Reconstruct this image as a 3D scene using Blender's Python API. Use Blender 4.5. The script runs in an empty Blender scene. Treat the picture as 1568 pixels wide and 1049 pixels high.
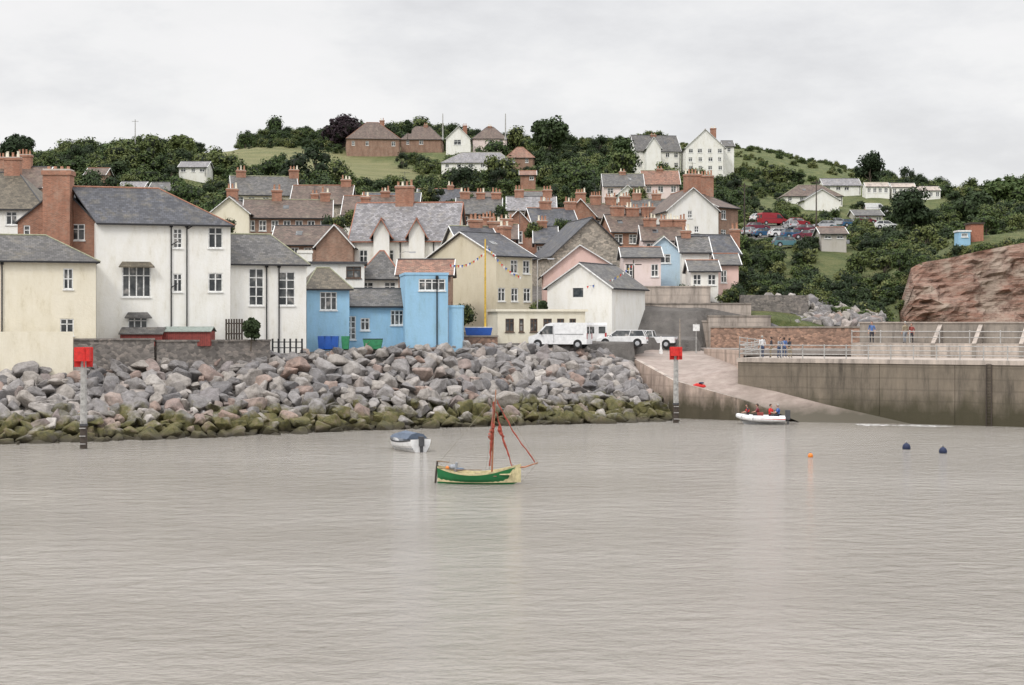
import bpy, bmesh, math, random
from mathutils import Vector, Matrix, noise
R=random.Random(7)
F=2486.; CX=784.; HY=495.; H=8.
def X(px,d): return (px-CX)/F*d
def Z(py,d): return H-(py-HY)/F*d
def P(px,py,d): return Vector((X(px,d), d, Z(py,d)))
def V3(*a): return Vector(a)
col=bpy.context.scene.collection
def link(o,parent=None):
    col.objects.link(o)
    if parent is not None: o.parent=parent
    return o
def empty(name,parent=None):
    return link(bpy.data.objects.new(name,None),parent)
# ---------------------------------------------------------------- materials
MATS={}
class NT:
    def __init__(s,m):
        m.use_nodes=True; s.t=m.node_tree; s.n=s.t.nodes; s.l=s.t.links
        s.b=s.n['Principled BSDF']
    def node(s,k,**kw):
        n=s.n.new(k)
        for a,b in kw.items(): setattr(n,a,b)
        return n
    def link(s,a,b): s.l.new(a,b)
    def noise(s,vec,scale,detail=4,rough=.6):
        n=s.node('ShaderNodeTexNoise'); n.inputs['Scale'].default_value=scale
        n.inputs['Detail'].default_value=detail; n.inputs['Roughness'].default_value=rough
        if vec is not None: s.link(vec,n.inputs['Vector'])
        return n.outputs['Fac']
    def ramp(s,fac,stops):
        r=s.node('ShaderNodeValToRGB'); e=r.color_ramp.elements
        while len(e)<len(stops): e.new(.5)
        for i,(p,c) in enumerate(stops):
            e[i].position=p; e[i].color=(c[0],c[1],c[2],1) if not isinstance(c,(int,float)) else (c,c,c,1)
        s.link(fac,r.inputs[0]); return r.outputs[0]
    def mix(s,fac,a,b,mode='MIX'):
        m=s.node('ShaderNodeMix',data_type='RGBA',blend_type=mode)
        for k,v in ((0,fac),(6,a),(7,b)):
            sock=m.inputs[k]
            if isinstance(v,bpy.types.NodeSocket): s.link(v,sock)
            elif isinstance(v,(int,float)): sock.default_value=v if k==0 else (v,v,v,1)
            else: sock.default_value=(v[0],v[1],v[2],1)
        return m.outputs[2]
    def math(s,op,a,b=0.,c=None):
        m=s.node('ShaderNodeMath',operation=op)
        for i,v in enumerate((a,b) if c is None else (a,b,c)):
            if isinstance(v,bpy.types.NodeSocket): s.link(v,m.inputs[i])
            else: m.inputs[i].default_value=v
        return m.outputs[0]
    def mapping(s,vec,scale,rot=0.):
        m=s.node('ShaderNodeMapping'); m.inputs['Scale'].default_value=scale; m.inputs['Rotation'].default_value=(0,0,rot)
        s.link(vec,m.inputs['Vector']); return m.outputs[0]
    def bump(s,h,strength=.4,dist=.02):
        b=s.node('ShaderNodeBump'); b.inputs['Strength'].default_value=strength; b.inputs['Distance'].default_value=dist
        s.link(h,b.inputs['Height']); s.link(b.outputs[0],s.b.inputs['Normal'])
SPEC={
 'white':('render',(.83,.82,.78)), 'cream':('render',(.80,.745,.61)), 'paleyellow':('render',(.72,.65,.47)),
 'bluewall':('render',(.31,.53,.72)),'blue2':('render',(.50,.65,.77)),'pink':('render',(.76,.54,.49)),'palepink':('render',(.79,.67,.64)),
 'beige':('render',(.66,.60,.46)),'cabin':('render',(.78,.73,.60)),'greywall':('render',(.50,.47,.43)),
 'brick':('brick',(.35,.15,.09)),'brick2':('brick',(.31,.17,.115)),'brickstack':('brick',(.38,.155,.09)),
 'stone':('stone',(.36,.32,.27)),'greystone':('stone',(.20,.18,.165)),'redstone':('stone',(.30,.19,.14)),
 'slate':('slate',(.070,.072,.082)),'slate2':('slate',(.11,.105,.10)),'slatelight':('slate',(.24,.23,.235)),
 'browntile':('slate',(.125,.085,.065)),'redtile':('slate',(.25,.125,.08)),'mosstile':('slate',(.12,.10,.07)),
 'terracotta':('plain',(.34,.16,.10)),'terrawood':('plain',(.38,.16,.10)),
 'frame':('plain',(.80,.80,.78)),'brownframe':('plain',(.10,.06,.04)),'black':('plain',(.015,.015,.017)),'darkgrey':('plain',(.07,.07,.075)),
 'metal':('plain',(.42,.41,.39)),'paintwhite':('gloss',(.80,.80,.80)),'red':('plain',(.62,.025,.02)),'redpaint':('gloss',(.32,.02,.03)),
 'maroon':('gloss',(.16,.02,.04)),'silver':('gloss',(.45,.46,.48)),'bluepaint':('gloss',(.03,.10,.20)),'tealpaint':('gloss',(.10,.22,.25)),
 'tyre':('plain',(.02,.02,.02)),'lamp_red':('gloss',(.4,.02,.02)),'blueplastic':('gloss',(.02,.10,.42)),'greenpaint':('plain',(.04,.25,.11)),
 'yellow':('plain',(.65,.42,.06)),'wood':('plain',(.22,.15,.09)),'darkwood':('plain',(.06,.045,.035)),'paleshed':('plain',(.26,.30,.27)),
 'redshed':('plain',(.26,.05,.04)),'hullgreen':('gloss',(.012,.15,.045)),'hullcream':('plain',(.60,.52,.30)),'sailred':('plain',(.33,.06,.035)),
 'mastwood':('plain',(.40,.17,.09)),'canvas':('plain',(.10,.13,.18)),'orange':('gloss',(.75,.22,.02)),'navy':('plain',(.015,.025,.07)),
 'rope':('plain',(.25,.22,.17)),'skin':('plain',(.50,.30,.22)),'denim':('plain',(.05,.08,.16)),'khaki':('plain',(.30,.25,.17)),'hair':('plain',(.05,.03,.02)),
 'greyhair':('plain',(.35,.33,.30)),'shirtblue':('plain',(.08,.16,.38)),'shirtdark':('plain',(.03,.03,.04)),'shirtgrey':('plain',(.30,.32,.35)),'shirtwhite':('plain',(.70,.70,.70)),
 'concrete':('conc',(.28,.245,.21)),'conclight':('conc',(.44,.38,.33)),'pinkconc':('conc',(.46,.36,.30)),'pierwall':('conc',(.18,.15,.115)),'bark':('plain',(.09,.07,.05)),
 'pot':('plain',(.42,.21,.13)),'lichen':('plain',(.3,.3,.2)),
}
def M(name):
    if name in MATS: return MATS[name]
    m=bpy.data.materials.new(name); MATS[name]=m
    kind,c=SPEC[name][:2]; t=NT(m); b=t.b
    tc=t.node('ShaderNodeTexCoord'); uv=tc.outputs['UV']; geo=t.node('ShaderNodeNewGeometry'); pos=geo.outputs['Position']
    dk=lambda k:(c[0]*k,c[1]*k,c[2]*k)
    if kind=='render':
        st=t.noise(t.mapping(uv,(1.,.3,1)),1.2,7,.75)
        big=t.noise(pos,.3,4)
        cc=t.ramp(st,[(.25,(c[0]*.70,c[1]*.66,c[2]*.57)),(.43,(c[0]*.94,c[1]*.93,c[2]*.90)),(.58,c)])
        cc=t.mix(t.ramp(big,[(.48,0.),(.75,.4)]),cc,dk(.84))
        t.link(cc,b.inputs['Base Color']); b.inputs['Roughness'].default_value=.85
        t.bump(t.noise(uv,5,6,.7),.6,.04)
    elif kind in('brick','slate'):
        br=t.node('ShaderNodeTexBrick'); t.link(uv,br.inputs['Vector'])
        br.inputs['Scale'].default_value=1
        if kind=='brick':
            br.inputs['Brick Width'].default_value=.235; br.inputs['Row Height'].default_value=.08; br.inputs['Mortar Size'].default_value=.010
            br.inputs['Mortar'].default_value=(.30,.25,.2,1); br.inputs['Color1'].default_value=(*dk(.75),1); br.inputs['Color2'].default_value=(*dk(1.25),1)
        else:
            br.inputs['Brick Width'].default_value=.32; br.inputs['Row Height'].default_value=.24; br.inputs['Mortar Size'].default_value=.014
            br.inputs['Mortar'].default_value=(*dk(.4),1); br.inputs['Color1'].default_value=(*dk(.6),1); br.inputs['Color2'].default_value=(*dk(1.45),1)
        n=t.noise(pos,.9,6,.75)
        li=(.25,.215,.15) if kind=='slate' else (.40,.32,.25)
        cc=t.mix(t.ramp(n,[(.5,0.),(.72,.55)]),br.outputs['Color'],li)
        n2=t.noise(t.mapping(uv,(1,.3,1)),1.1,4)
        cc=t.mix(t.ramp(n2,[(.35,.45),(.6,0.)]),cc,dk(.45))
        t.link(cc,b.inputs['Base Color']); b.inputs['Roughness'].default_value=.62 if kind=='slate' else .85
        t.bump(br.outputs['Fac'],-.5,.02)
    elif kind=='stone':
        v=t.node('ShaderNodeTexVoronoi'); v.inputs['Scale'].default_value=3.2; t.link(t.mapping(uv,(1,1.6,1)),v.inputs['Vector'])
        v2=t.node('ShaderNodeTexVoronoi',feature='DISTANCE_TO_EDGE'); v2.inputs['Scale'].default_value=3.2; t.link(t.mapping(uv,(1,1.6,1)),v2.inputs['Vector'])
        sx=t.node('ShaderNodeSeparateColor'); t.link(v.outputs['Color'],sx.inputs[0])
        cc=t.ramp(sx.outputs[0],[(0.,dk(.55)),(.5,c),(1.,(c[0]*1.5,c[1]*1.45,c[2]*1.4))])
        cc=t.mix(t.ramp(v2.outputs['Distance'],[(0.,.75),(.09,0.)]),cc,(c[0]*.6+.05,c[1]*.6+.05,c[2]*.6+.04))
        cc=t.mix(t.ramp(t.noise(pos,1.2),[(.45,0.),(.8,.5)]),cc,dk(.6))
        t.link(cc,b.inputs['Base Color']); b.inputs['Roughness'].default_value=.9
        t.bump(v2.outputs['Distance'],.6,.06)
    elif kind=='conc':
        st=t.noise(t.mapping(pos,(1.,1.,.16)),1.3,6,.72)
        cc=t.ramp(st,[(.3,dk(.40)),(.5,c),(.72,(c[0]*1.35,c[1]*1.33,c[2]*1.3))])
        sx=t.node('ShaderNodeSeparateXYZ'); t.link(pos,sx.inputs[0])
        w=t.node('ShaderNodeTexWave',wave_type='BANDS',bands_direction='Z'); w.inputs['Scale'].default_value=.35; w.inputs['Distortion'].default_value=.6
        t.link(pos,w.inputs['Vector'])
        cc=t.mix(t.ramp(w.outputs['Fac'],[(.0,.35),(.1,0.)]),cc,dk(.5))
        cc=t.mix(t.ramp(t.noise(pos,.45,5,.7),[(.45,0.),(.7,.5)]),cc,dk(.55))
        al=t.math('ADD',sx.outputs[2],t.math('MULTIPLY',t.noise(t.mapping(pos,(1,1,.4)),.9,5),-3.2))
        cc=t.mix(t.ramp(t.math('MULTIPLY_ADD',al,.28,.3),[(.1,.92),(.55,0.)]),cc,(.05,.044,.022))
        t.link(cc,b.inputs['Base Color']); b.inputs['Roughness'].default_value=.85
        t.bump(t.noise(pos,4,6,.7),.5,.05)
    elif kind=='gloss':
        cc=t.ramp(t.noise(pos,3,3),[(.3,dk(.8)),(.6,c)])
        t.link(cc,b.inputs['Base Color']); b.inputs['Roughness'].default_value=.28
    else:
        cc=t.ramp(t.noise(pos,5,4),[(.3,dk(.65)),(.55,c),(.8,dk(1.12))])
        t.link(cc,b.inputs['Base Color']); b.inputs['Roughness'].default_value=.7
        t.bump(t.noise(pos,12,3),.2,.01)
    return m
def special(name,fn):
    m=bpy.data.materials.new(name); MATS[name]=m; t=NT(m); fn(t); return m
def f_glass(t):
    pos=t.node('ShaderNodeNewGeometry').outputs['Position']
    cc=t.ramp(t.noise(pos,1.1,2),[(.4,(.02,.024,.028)),(.58,(.08,.085,.085)),(.68,(.32,.30,.28))])
    t.link(cc,t.b.inputs['Base Color']); t.b.inputs['Roughness'].default_value=.08; t.b.inputs['IOR'].default_value=1.5
special('glass',f_glass)
def f_rock(t):
    geo=t.node('ShaderNodeNewGeometry'); pos=geo.outputs['Position']; oi=t.node('ShaderNodeObjectInfo').outputs['Random']
    base=t.ramp(oi,[(0.,(.15,.145,.15)),(.24,(.31,.29,.28)),(.40,(.21,.20,.20)),(.54,(.37,.335,.30)),(.68,(.41,.375,.345)),(.78,(.34,.235,.19)),(.88,(.24,.23,.235)),(1.,(.52,.48,.44))])
    n=t.noise(pos,2.2,6,.7)
    cc=t.mix(t.ramp(n,[(.3,.7),(.58,0.)]),base,(.09,.08,.07))
    cc=t.mix(t.ramp(t.noise(pos,6,4,.8),[(.55,0.),(.75,.5)]),cc,(.55,.50,.45))
    sx=t.node('ShaderNodeSeparateXYZ'); t.link(pos,sx.inputs[0])
    h=t.math('ADD',sx.outputs[2],t.math('MULTIPLY_ADD',t.noise(pos,.45,5,.7),-4.6,.6))
    h=t.math('ADD',h,t.math('MULTIPLY_ADD',oi,1.4,-.5))
    f=t.ramp(t.math('MULTIPLY_ADD',h,.3,.3),[(.16,1.),(.42,0.)])
    alg=t.ramp(t.noise(pos,1.1,5,.75),[(.33,(.045,.037,.022)),(.46,(.085,.080,.026)),(.54,(.125,.112,.038)),(.64,(.17,.135,.085)),(.8,(.27,.225,.165))])
    cc=t.mix(f,cc,alg)
    f2=t.ramp(t.math('MULTIPLY_ADD',sx.outputs[2],.5,.5),[(.55,.9),(.85,0.)])
    cc=t.mix(f2,cc,(.035,.028,.018))
    t.link(cc,t.b.inputs['Base Color']); t.b.inputs['Roughness'].default_value=.85
    t.bump(t.noise(pos,5,6,.75),.8,.12)
special('rock',f_rock)
def f_leaf(pal):
    def g(t):
        pos=t.node('ShaderNodeNewGeometry').outputs['Position']; oi=t.node('ShaderNodeObjectInfo').outputs['Random']
        k=t.math('ADD',t.math('MULTIPLY',oi,.75),t.math('MULTIPLY_ADD',t.noise(pos,.9,4,.75),1.0,-.22))
        cc=t.ramp(k,[(.12,pal[0]),(.55,pal[1]),(1.,pal[2])])
        t.link(cc,t.b.inputs['Base Color']); t.b.inputs['Roughness'].default_value=.75
        t.b.inputs['Specular IOR Level'].default_value=.25
    return g
special('leaf',f_leaf([(.026,.044,.016),(.056,.088,.026),(.125,.145,.048)]))
special('leafdark',f_leaf([(.014,.024,.011),(.026,.043,.017),(.045,.068,.026)]))
special('leafpurple',f_leaf([(.014,.008,.012),(.025,.014,.018),(.04,.022,.024)]))
special('leafbush',f_leaf([(.036,.058,.018),(.072,.105,.028),(.155,.165,.06)]))
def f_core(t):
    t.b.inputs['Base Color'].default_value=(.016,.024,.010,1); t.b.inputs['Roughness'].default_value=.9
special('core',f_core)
def f_ground(t):
    pos=t.node('ShaderNodeNewGeometry').outputs['Position']
    at=t.node('ShaderNodeAttribute',attribute_name='zone'); s=t.node('ShaderNodeSeparateColor'); t.link(at.outputs['Color'],s.inputs[0])
    n=t.noise(pos,.35,7,.8)
    g=t.ramp(n,[(.3,(.05,.068,.022)),(.48,(.10,.125,.036)),(.6,(.16,.165,.06)),(.75,(.22,.20,.10))])
    fld=t.ramp(t.noise(t.mapping(pos,(.35,1,1)),.16,7,.85),[(.3,(.10,.12,.045)),(.48,(.185,.185,.075)),(.7,(.27,.24,.12))])
    cc=t.mix(s.outputs[0],g,fld)
    tar=t.ramp(t.noise(pos,.8,5),[(.3,(.13,.12,.11)),(.7,(.24,.22,.20))])
    cc=t.mix(s.outputs[1],cc,tar)
    t.link(cc,t.b.inputs['Base Color']); t.b.inputs['Roughness'].default_value=.95
    t.bump(t.noise(pos,1.5,6,.8),1.,.6)
special('ground',f_ground)
def f_cliff(t):
    pos=t.node('ShaderNodeNewGeometry').outputs['Position']
    mp=t.node('ShaderNodeMapping'); mp.inputs['Rotation'].default_value=(0,math.radians(16),0); mp.inputs['Scale'].default_value=(.12,.12,1.3); t.link(pos,mp.inputs[0])
    n=t.noise(mp.outputs[0],1.2,6,.7)
    cc=t.ramp(n,[(.3,(.14,.075,.05)),(.42,(.25,.135,.095)),(.5,(.32,.22,.17)),(.58,(.25,.12,.08)),(.72,(.38,.29,.23))])
    cc=t.mix(t.ramp(t.noise(pos,.2,5),[(.48,0.),(.58,.85)]),cc,(.33,.265,.21))
    cc=t.mix(t.ramp(t.noise(pos,.8,6,.8),[(.35,.7),(.52,0.)]),cc,(.08,.055,.042))
    t.link(cc,t.b.inputs['Base Color']); t.b.inputs['Roughness'].default_value=.95
    t.bump(n,1.,.8)
special('cliff',f_cliff)
def f_slip(t):
    pos=t.node('ShaderNodeNewGeometry').outputs['Position']
    cc=t.ramp(t.noise(t.mapping(pos,(.5,1.2,1)),1.1,6,.75),[(.3,(.20,.155,.13)),(.5,(.33,.265,.23)),(.75,(.44,.37,.32))])
    cc=t.mix(t.ramp(t.noise(pos,.3,5,.7),[(.45,0.),(.65,.6)]),cc,(.22,.18,.15))
    sx=t.node('ShaderNodeSeparateXYZ'); t.link(pos,sx.inputs[0])
    h=t.math('ADD',sx.outputs[2],t.math('MULTIPLY',t.noise(pos,.8,4),-1.2))
    cc=t.mix(t.ramp(t.math('MULTIPLY_ADD',h,.4,.3),[(.3,1.),(.75,0.)]),cc,(.09,.078,.055))
    t.link(cc,t.b.inputs['Base Color']); t.b.inputs['Roughness'].default_value=.7
    t.bump(t.noise(pos,3,5),.4,.04)
special('slip',f_slip)
def f_quay(t):
    pos=t.node('ShaderNodeNewGeometry').outputs['Position']
    cc=t.ramp(t.noise(pos,.8,6,.7),[(.3,(.22,.19,.17)),(.6,(.34,.30,.27))])
    t.link(cc,t.b.inputs['Base Color']); t.b.inputs['Roughness'].default_value=.9
special('quay',f_quay)
def f_water(t):
    pos=t.node('ShaderNodeNewGeometry').outputs['Position']
    t.b.inputs['Roughness'].default_value=.09; t.b.inputs['IOR'].default_value=1.333
    cc=t.ramp(t.noise(t.mapping(pos,(.03,.07,1)),1,4),[(.3,(.30,.275,.24)),(.7,(.36,.335,.30))])
    t.link(cc,t.b.inputs['Base Color'])
    n1=t.noise(t.mapping(pos,(1.5,1.9,1),.35),1.7,5,.65)
    n2=t.noise(t.mapping(pos,(.6,.85,1),-.25),1.2,3,.5)
    n3=t.noise(t.mapping(pos,(.035,.06,1)),1.,4,.6)
    h=t.math('ADD',t.math('MULTIPLY',n1,t.math('MULTIPLY_ADD',n3,1.0,-.05)),t.math('MULTIPLY',n2,.75))
    t.bump(h,1.,.42)
special('water',f_water)
def f_foam(t):
    pos=t.node('ShaderNodeNewGeometry').outputs['Position']
    t.b.inputs['Base Color'].default_value=(.8,.79,.77,1); t.b.inputs['Roughness'].default_value=.7
    a=t.ramp(t.noise(t.mapping(pos,(1,1.3,1)),1.6,6,.75),[(.45,0.),(.56,.95)]); t.link(a,t.b.inputs['Alpha'])
special('foam',f_foam)
# ---------------------------------------------------------------- mesh builder
class MB:
    def __init__(s): s.v=[];s.f=[];s.m=[];s.mats=[]
    def mi(s,m):
        if m not in s.mats: s.mats.append(m)
        return s.mats.index(m)
    def face(s,pts,mat):
        i=len(s.v); s.v+=[tuple(p) for p in pts]; s.f.append(tuple(range(i,i+len(pts)))); s.m.append(s.mi(mat))
    def box(s,o,a,b,c,mat):
        o,a,b,c=map(Vector,(o,a,b,c))
        if a.cross(b).dot(c)<0: a,b=b,a
        i=len(s.v)
        s.v+=[tuple(p) for p in (o,o+a,o+a+b,o+b,o+c,o+a+c,o+a+b+c,o+b+c)]
        for q in ((0,3,2,1),(4,5,6,7),(0,1,5,4),(1,2,6,5),(2,3,7,6),(3,0,4,7)):
            s.f.append(tuple(i+k for k in q)); s.m.append(s.mi(mat))
    def cyl(s,p0,p1,r0,r1,mat,n=8,cap=True):
        p0,p1=Vector(p0),Vector(p1); d=(p1-p0)
        if d.length<1e-6: return
        d.normalize(); a=d.orthogonal().normalized(); b=d.cross(a); i=len(s.v)
        for p,r in ((p0,r0),(p1,r1)):
            for k in range(n):
                t=2*math.pi*k/n; s.v.append(tuple(p+a*(math.cos(t)*r)+b*(math.sin(t)*r)))
        mm=s.mi(mat)
        for k in range(n):
            s.f.append((i+k,i+(k+1)%n,i+n+(k+1)%n,i+n+k)); s.m.append(mm)
        if cap:
            s.f.append(tuple(i+k for k in reversed(range(n)))); s.m.append(mm)
            s.f.append(tuple(i+n+k for k in range(n))); s.m.append(mm)
    def tube(s,pts,rs,mat,n=6):
        for k in range(len(pts)-1): s.cyl(pts[k],pts[k+1],rs[k],rs[k+1],mat,n)
    def slab(s,pts,th,mat,side=None):
        side=side or mat; pts=[Vector(p) for p in pts]; dn=Vector((0,0,-th))
        s.face(pts,mat); s.face([p+dn for p in reversed(pts)],side)
        for k in range(len(pts)):
            a,b=pts[k],pts[(k+1)%len(pts)]; s.face([a,a+dn,b+dn,b],side)
    def ball(s,c,r,mat,sc=(1,1,1),nu=10,nv=7):
        c=Vector(c); i=len(s.v); mm=s.mi(mat)
        for j in range(nv+1):
            th=math.pi*j/nv
            for k in range(nu):
                ph=2*math.pi*k/nu
                s.v.append((c.x+r*sc[0]*math.sin(th)*math.cos(ph),c.y+r*sc[1]*math.sin(th)*math.sin(ph),c.z+r*sc[2]*math.cos(th)))
        for j in range(nv):
            for k in range(nu):
                s.f.append((i+j*nu+k,i+(j+1)*nu+k,i+(j+1)*nu+(k+1)%nu,i+j*nu+(k+1)%nu)); s.m.append(mm)
    def mesh(s,name,smooth=False):
        me=bpy.data.meshes.new(name); me.from_pydata(s.v,[],s.f)
        for m in s.mats: me.materials.append(MATS.get(m) or M(m))
        me.polygons.foreach_set('material_index',s.m)
        uvl=me.uv_layers.new(name='UVMap'); up=Vector((0,0,1)); data=[0.]*(len(me.loops)*2)
        for p in me.polygons:
            n=p.normal
            if abs(n.z)>.985: ud,vd=Vector((1,0,0)),Vector((0,1,0))
            else: ud=up.cross(n).normalized(); vd=n.cross(ud)
            for li in p.loop_indices:
                co=me.vertices[me.loops[li].vertex_index].co
                data[2*li]=co.dot(ud); data[2*li+1]=co.dot(vd)
        uvl.data.foreach_set('uv',data)
        if smooth: me.polygons.foreach_set('use_smooth',[True]*len(me.polygons))
        me.update(); return me
    def build(s,name,parent=None,smooth=False):
        if not s.f: return None
        return link(bpy.data.objects.new(name,s.mesh(name,smooth)),parent)
# ---------------------------------------------------------------- houses
FOOT=[]
CORR=[]
def ray_u(O,D,px):
    k=(px-CX)/F; return (k*O.y-O.x)/(D.x-k*D.y)
def to_plane(O,D,q):
    u0=ray_u(O,D,q[0]); u1=ray_u(O,D,q[2]); y=(O+D*((u0+u1)/2)).y
    a,b=sorted((u0,u1)); return [a,Z(q[3],y),b,Z(q[1],y)]
def opening(fr,gl,O,D,N,o,frmat):
    u0,z0,u1,z1=o[:4]; st=o[4] if len(o)>4 else 'sash'
    p=lambda u,n,z: O+D*u+N*n+V3(0,0,z)
    dp=-.11
    fw=.085
    if st=='door':
        fr.box(p(u0,dp,z0),D*(u1-u0),N*.05,V3(0,0,z1-z0),o[5] if len(o)>5 else 'bluepaint')
        return
    gl.face([p(u0,dp+.005,z0),p(u1,dp+.005,z0),p(u1,dp+.005,z1),p(u0,dp+.005,z1)],'glass')
    if st=='open': return
    b=lambda a,c,zz0,zz1: fr.box(p(a,dp+.01,zz0),D*(c-a),N*.06,V3(0,0,zz1-zz0),frmat)
    b(u0,u0+fw,z0,z1); b(u1-fw,u1,z0,z1); b(u0+fw,u1-fw,z0,z0+fw); b(u0+fw,u1-fw,z1-fw,z1)
    n=max(1,{'sash':2,'cas2':2,'cas3':3,'cas4':4,'one':1,'tall':2}.get(st,2))
    for k in range(1,n):
        uu=u0+(u1-u0)*k/n; b(uu-.045,uu+.045,z0+fw,z1-fw)
    hz={'sash':[.5],'cas2':[.68],'cas3':[.7],'cas4':[.7],'one':[.5],'tall':[.25,.5,.75]}.get(st,[.5])
    for h in hz:
        zz=z0+(z1-z0)*h
        for k in range(n):
            a=u0+(u1-u0)*k/n+.05; c=u0+(u1-u0)*(k+1)/n-.05
            if c-a>.03: fr.box(p(a,dp+.012,zz-.035),D*(c-a),N*.05,V3(0,0,.07),frmat)
    fr.box(p(u0-.06,.003,z0-.09),D*(u1-u0+.12),N*.09,V3(0,0,.085),frmat)
def panel(wl,fr,gl,O,D,N,w,z0,z1,ops,mat,frmat='frame'):
    good=[]
    for o in ops:
        if o[0]>.05 and o[2]<w-.05 and o[1]>z0+.02 and o[3]<z1-.02 and o[2]-o[0]>.15: good.append(o)
    us=sorted({0,w}|{o[0] for o in good}|{o[2] for o in good}); zs=sorted({z0,z1}|{o[1] for o in good}|{o[3] for o in good})
    p=lambda u,n,z: O+D*u+N*n+V3(0,0,z)
    for a,b in zip(us,us[1:]):
        for c,e in zip(zs,zs[1:]):
            um,zm=(a+b)/2,(c+e)/2
            if any(o[0]<um<o[2] and o[1]<zm<o[3] for o in good): continue
            wl.face([p(a,0,c),p(b,0,c),p(b,0,e),p(a,0,e)],mat)
    for o in good:
        a,c,b,e=o[:4]; q=-.11
        wl.face([p(a,0,c),p(a,q,c),p(a,q,e),p(a,0,e)],mat); wl.face([p(b,q,c),p(b,0,c),p(b,0,e),p(b,q,e)],mat)
        wl.face([p(a,0,e),p(a,q,e),p(b,q,e),p(b,0,e)],mat); wl.face([p(a,q,c),p(a,0,c),p(b,0,c),p(b,q,c)],mat)
        opening(fr,gl,O,D,N,o,frmat)
def house(name,pl,dl,pr,dr,eave,ridge,base=None,dep=7,roof='gx',wall='white',rm='slate',wins=(),chim=(),hl=0.,hr=0.,
          ap=.5,auto=None,ov=.28,frm='frame',gut='black',rt=None,parent=None,pipes=(),sidewall=None,corr=True,barge='frame',stack='brickstack'):
    root=parent or empty(name)
    rt=rt or R.choice(['terracotta','darkgrey','lichen','terracotta','darkgrey'])
    A=V3(X(pl,dl),dl,0); B=V3(X(pr,dr),dr,0); U=(B-A); w=U.length; U.normalize(); Vv=V3(-U.y,U.x,0)
    dm=(dl+dr)/2
    ze=Z(eave,dm); rd=dm+dep/2*Vv.y if roof!='gy' else dm
    zr=Z(ridge,rd)
    zb=Z(base,dm) if base else ze-5.2
    if corr: CORR.append((A.lerp(B,.5)+Vv*dep/2,zb+.1)); 
    FOOT.append((min(pl,pr)-12,max(pl,pr)+12,min(dl,dr)-14,max(dl,dr)+dep+2))
    z0=zb-3
    wl,fr,gl,rf=MB(),MB(),MB(),MB()
    ops={'F':[],'L':[],'R':[]}
    C=B+Vv*dep; Dd=A+Vv*dep
    for q in wins:
        f=q[5] if len(q)>5 and q[5] in('L','R') else 'F'
        if f=='F': r=to_plane(A,U,q)
        elif f=='R': r=to_plane(B,Vv,q)
        else:
            r=to_plane(A,Vv,q); r=[dep-r[2],r[1],dep-r[0],r[3]]
        ops[f].append(r+list(q[4:]))
    if auto:
        nc,nr=auto; fh=(ze-zb)/nr
        for i in range(nc):
            for j in range(nr):
                if R.random()<.12: continue
                uc=w*(i+.5)/nc+R.uniform(-.12,.12); ww=min(R.uniform(.42,.6),w/nc*.3); zz=zb+fh*j+fh*.38
                ops['F'].append([uc-ww,zz,uc+ww,zz+min(1.3,fh*.48),'cas2' if ww>.45 else 'sash'])
        for j in range(nr):
            zz=zb+fh*j+fh*.38
            for f in 'LR': ops[f].append([dep*.3-.4,zz,dep*.3+.4,zz+min(1.2,fh*.48),'sash'])
    sw=sidewall or wall
    panel(wl,fr,gl,A,U,-Vv,w,z0,ze,ops['F'],wall,frm)
    panel(wl,fr,gl,B,Vv,U,dep,z0,ze,ops['R'],sw,frm)
    panel(wl,fr,gl,Dd,-Vv,-U,dep,z0,ze,ops['L'],sw,frm)
    panel(wl,fr,gl,C,-U,Vv,w,z0,ze,[],wall,frm)
    L=lambda u,v,z: A+U*u+Vv*v+V3(0,0,z)
    t=.11; rr_=.075
    if roof in('gx','hip'):
        hd=dep/2; s=(zr-ze)/hd; lo=s*ov
        eL=-ov; eR=w+ov
        rl=(hl if hl!=0 else -ov); rr=w-(hr if hr!=0 else -ov)
        if hl<0: eL=0
        F1=[L(eL,-ov,ze-lo+t),L(eR,-ov,ze-lo+t),L(rr,hd,zr+t),L(rl,hd,zr+t)]
        B1=[L(eR,dep+ov,ze-lo+t),L(eL,dep+ov,ze-lo+t),L(rl,hd,zr+t),L(rr,hd,zr+t)]
        rf.slab(F1,t,rm,'darkgrey'); rf.slab(B1,t,rm,'darkgrey')
        if hl>0: rf.slab([F1[0],F1[3],B1[1]],t,rm,'darkgrey')
        elif hl==0:
            wl.face([L(0,dep,ze),L(0,0,ze),L(0,hd,zr)],sw)
            for v in(-ov,dep+ov): 
                a=L(-ov-.03,v,ze-lo+t-.03); b=L(-ov-.03,hd,zr+t-.03); rf.tube([a,b],[.06,.06],barge,4)
        if hr>0: rf.slab([F1[1],B1[0],F1[2]],t,rm,'darkgrey')
        elif hr==0:
            wl.face([L(w,0,ze),L(w,dep,ze),L(w,hd,zr)],sw)
            for v in(-ov,dep+ov):
                a=L(w+ov+.03,v,ze-lo+t-.03); b=L(w+ov+.03,hd,zr+t-.03); rf.tube([a,b],[.06,.06],barge,4)
        rf.cyl(F1[3]+V3(0,0,.01),F1[2]+V3(0,0,.01),rr_,rr_,rt,6)
        if hr>0: rf.cyl(F1[1],F1[2],rr_*.8,rr_*.8,rt,6)
        if hl>0: rf.cyl(F1[0],F1[3],rr_*.8,rr_*.8,rt,6)
        fr.box(L(eL,-ov-.11,ze-lo-.03),U*(eR-eL),Vv*.10,V3(0,0,.11),gut)
        cpos=lambda px:(ray_u(A+Vv*hd,U,px),hd)
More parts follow.
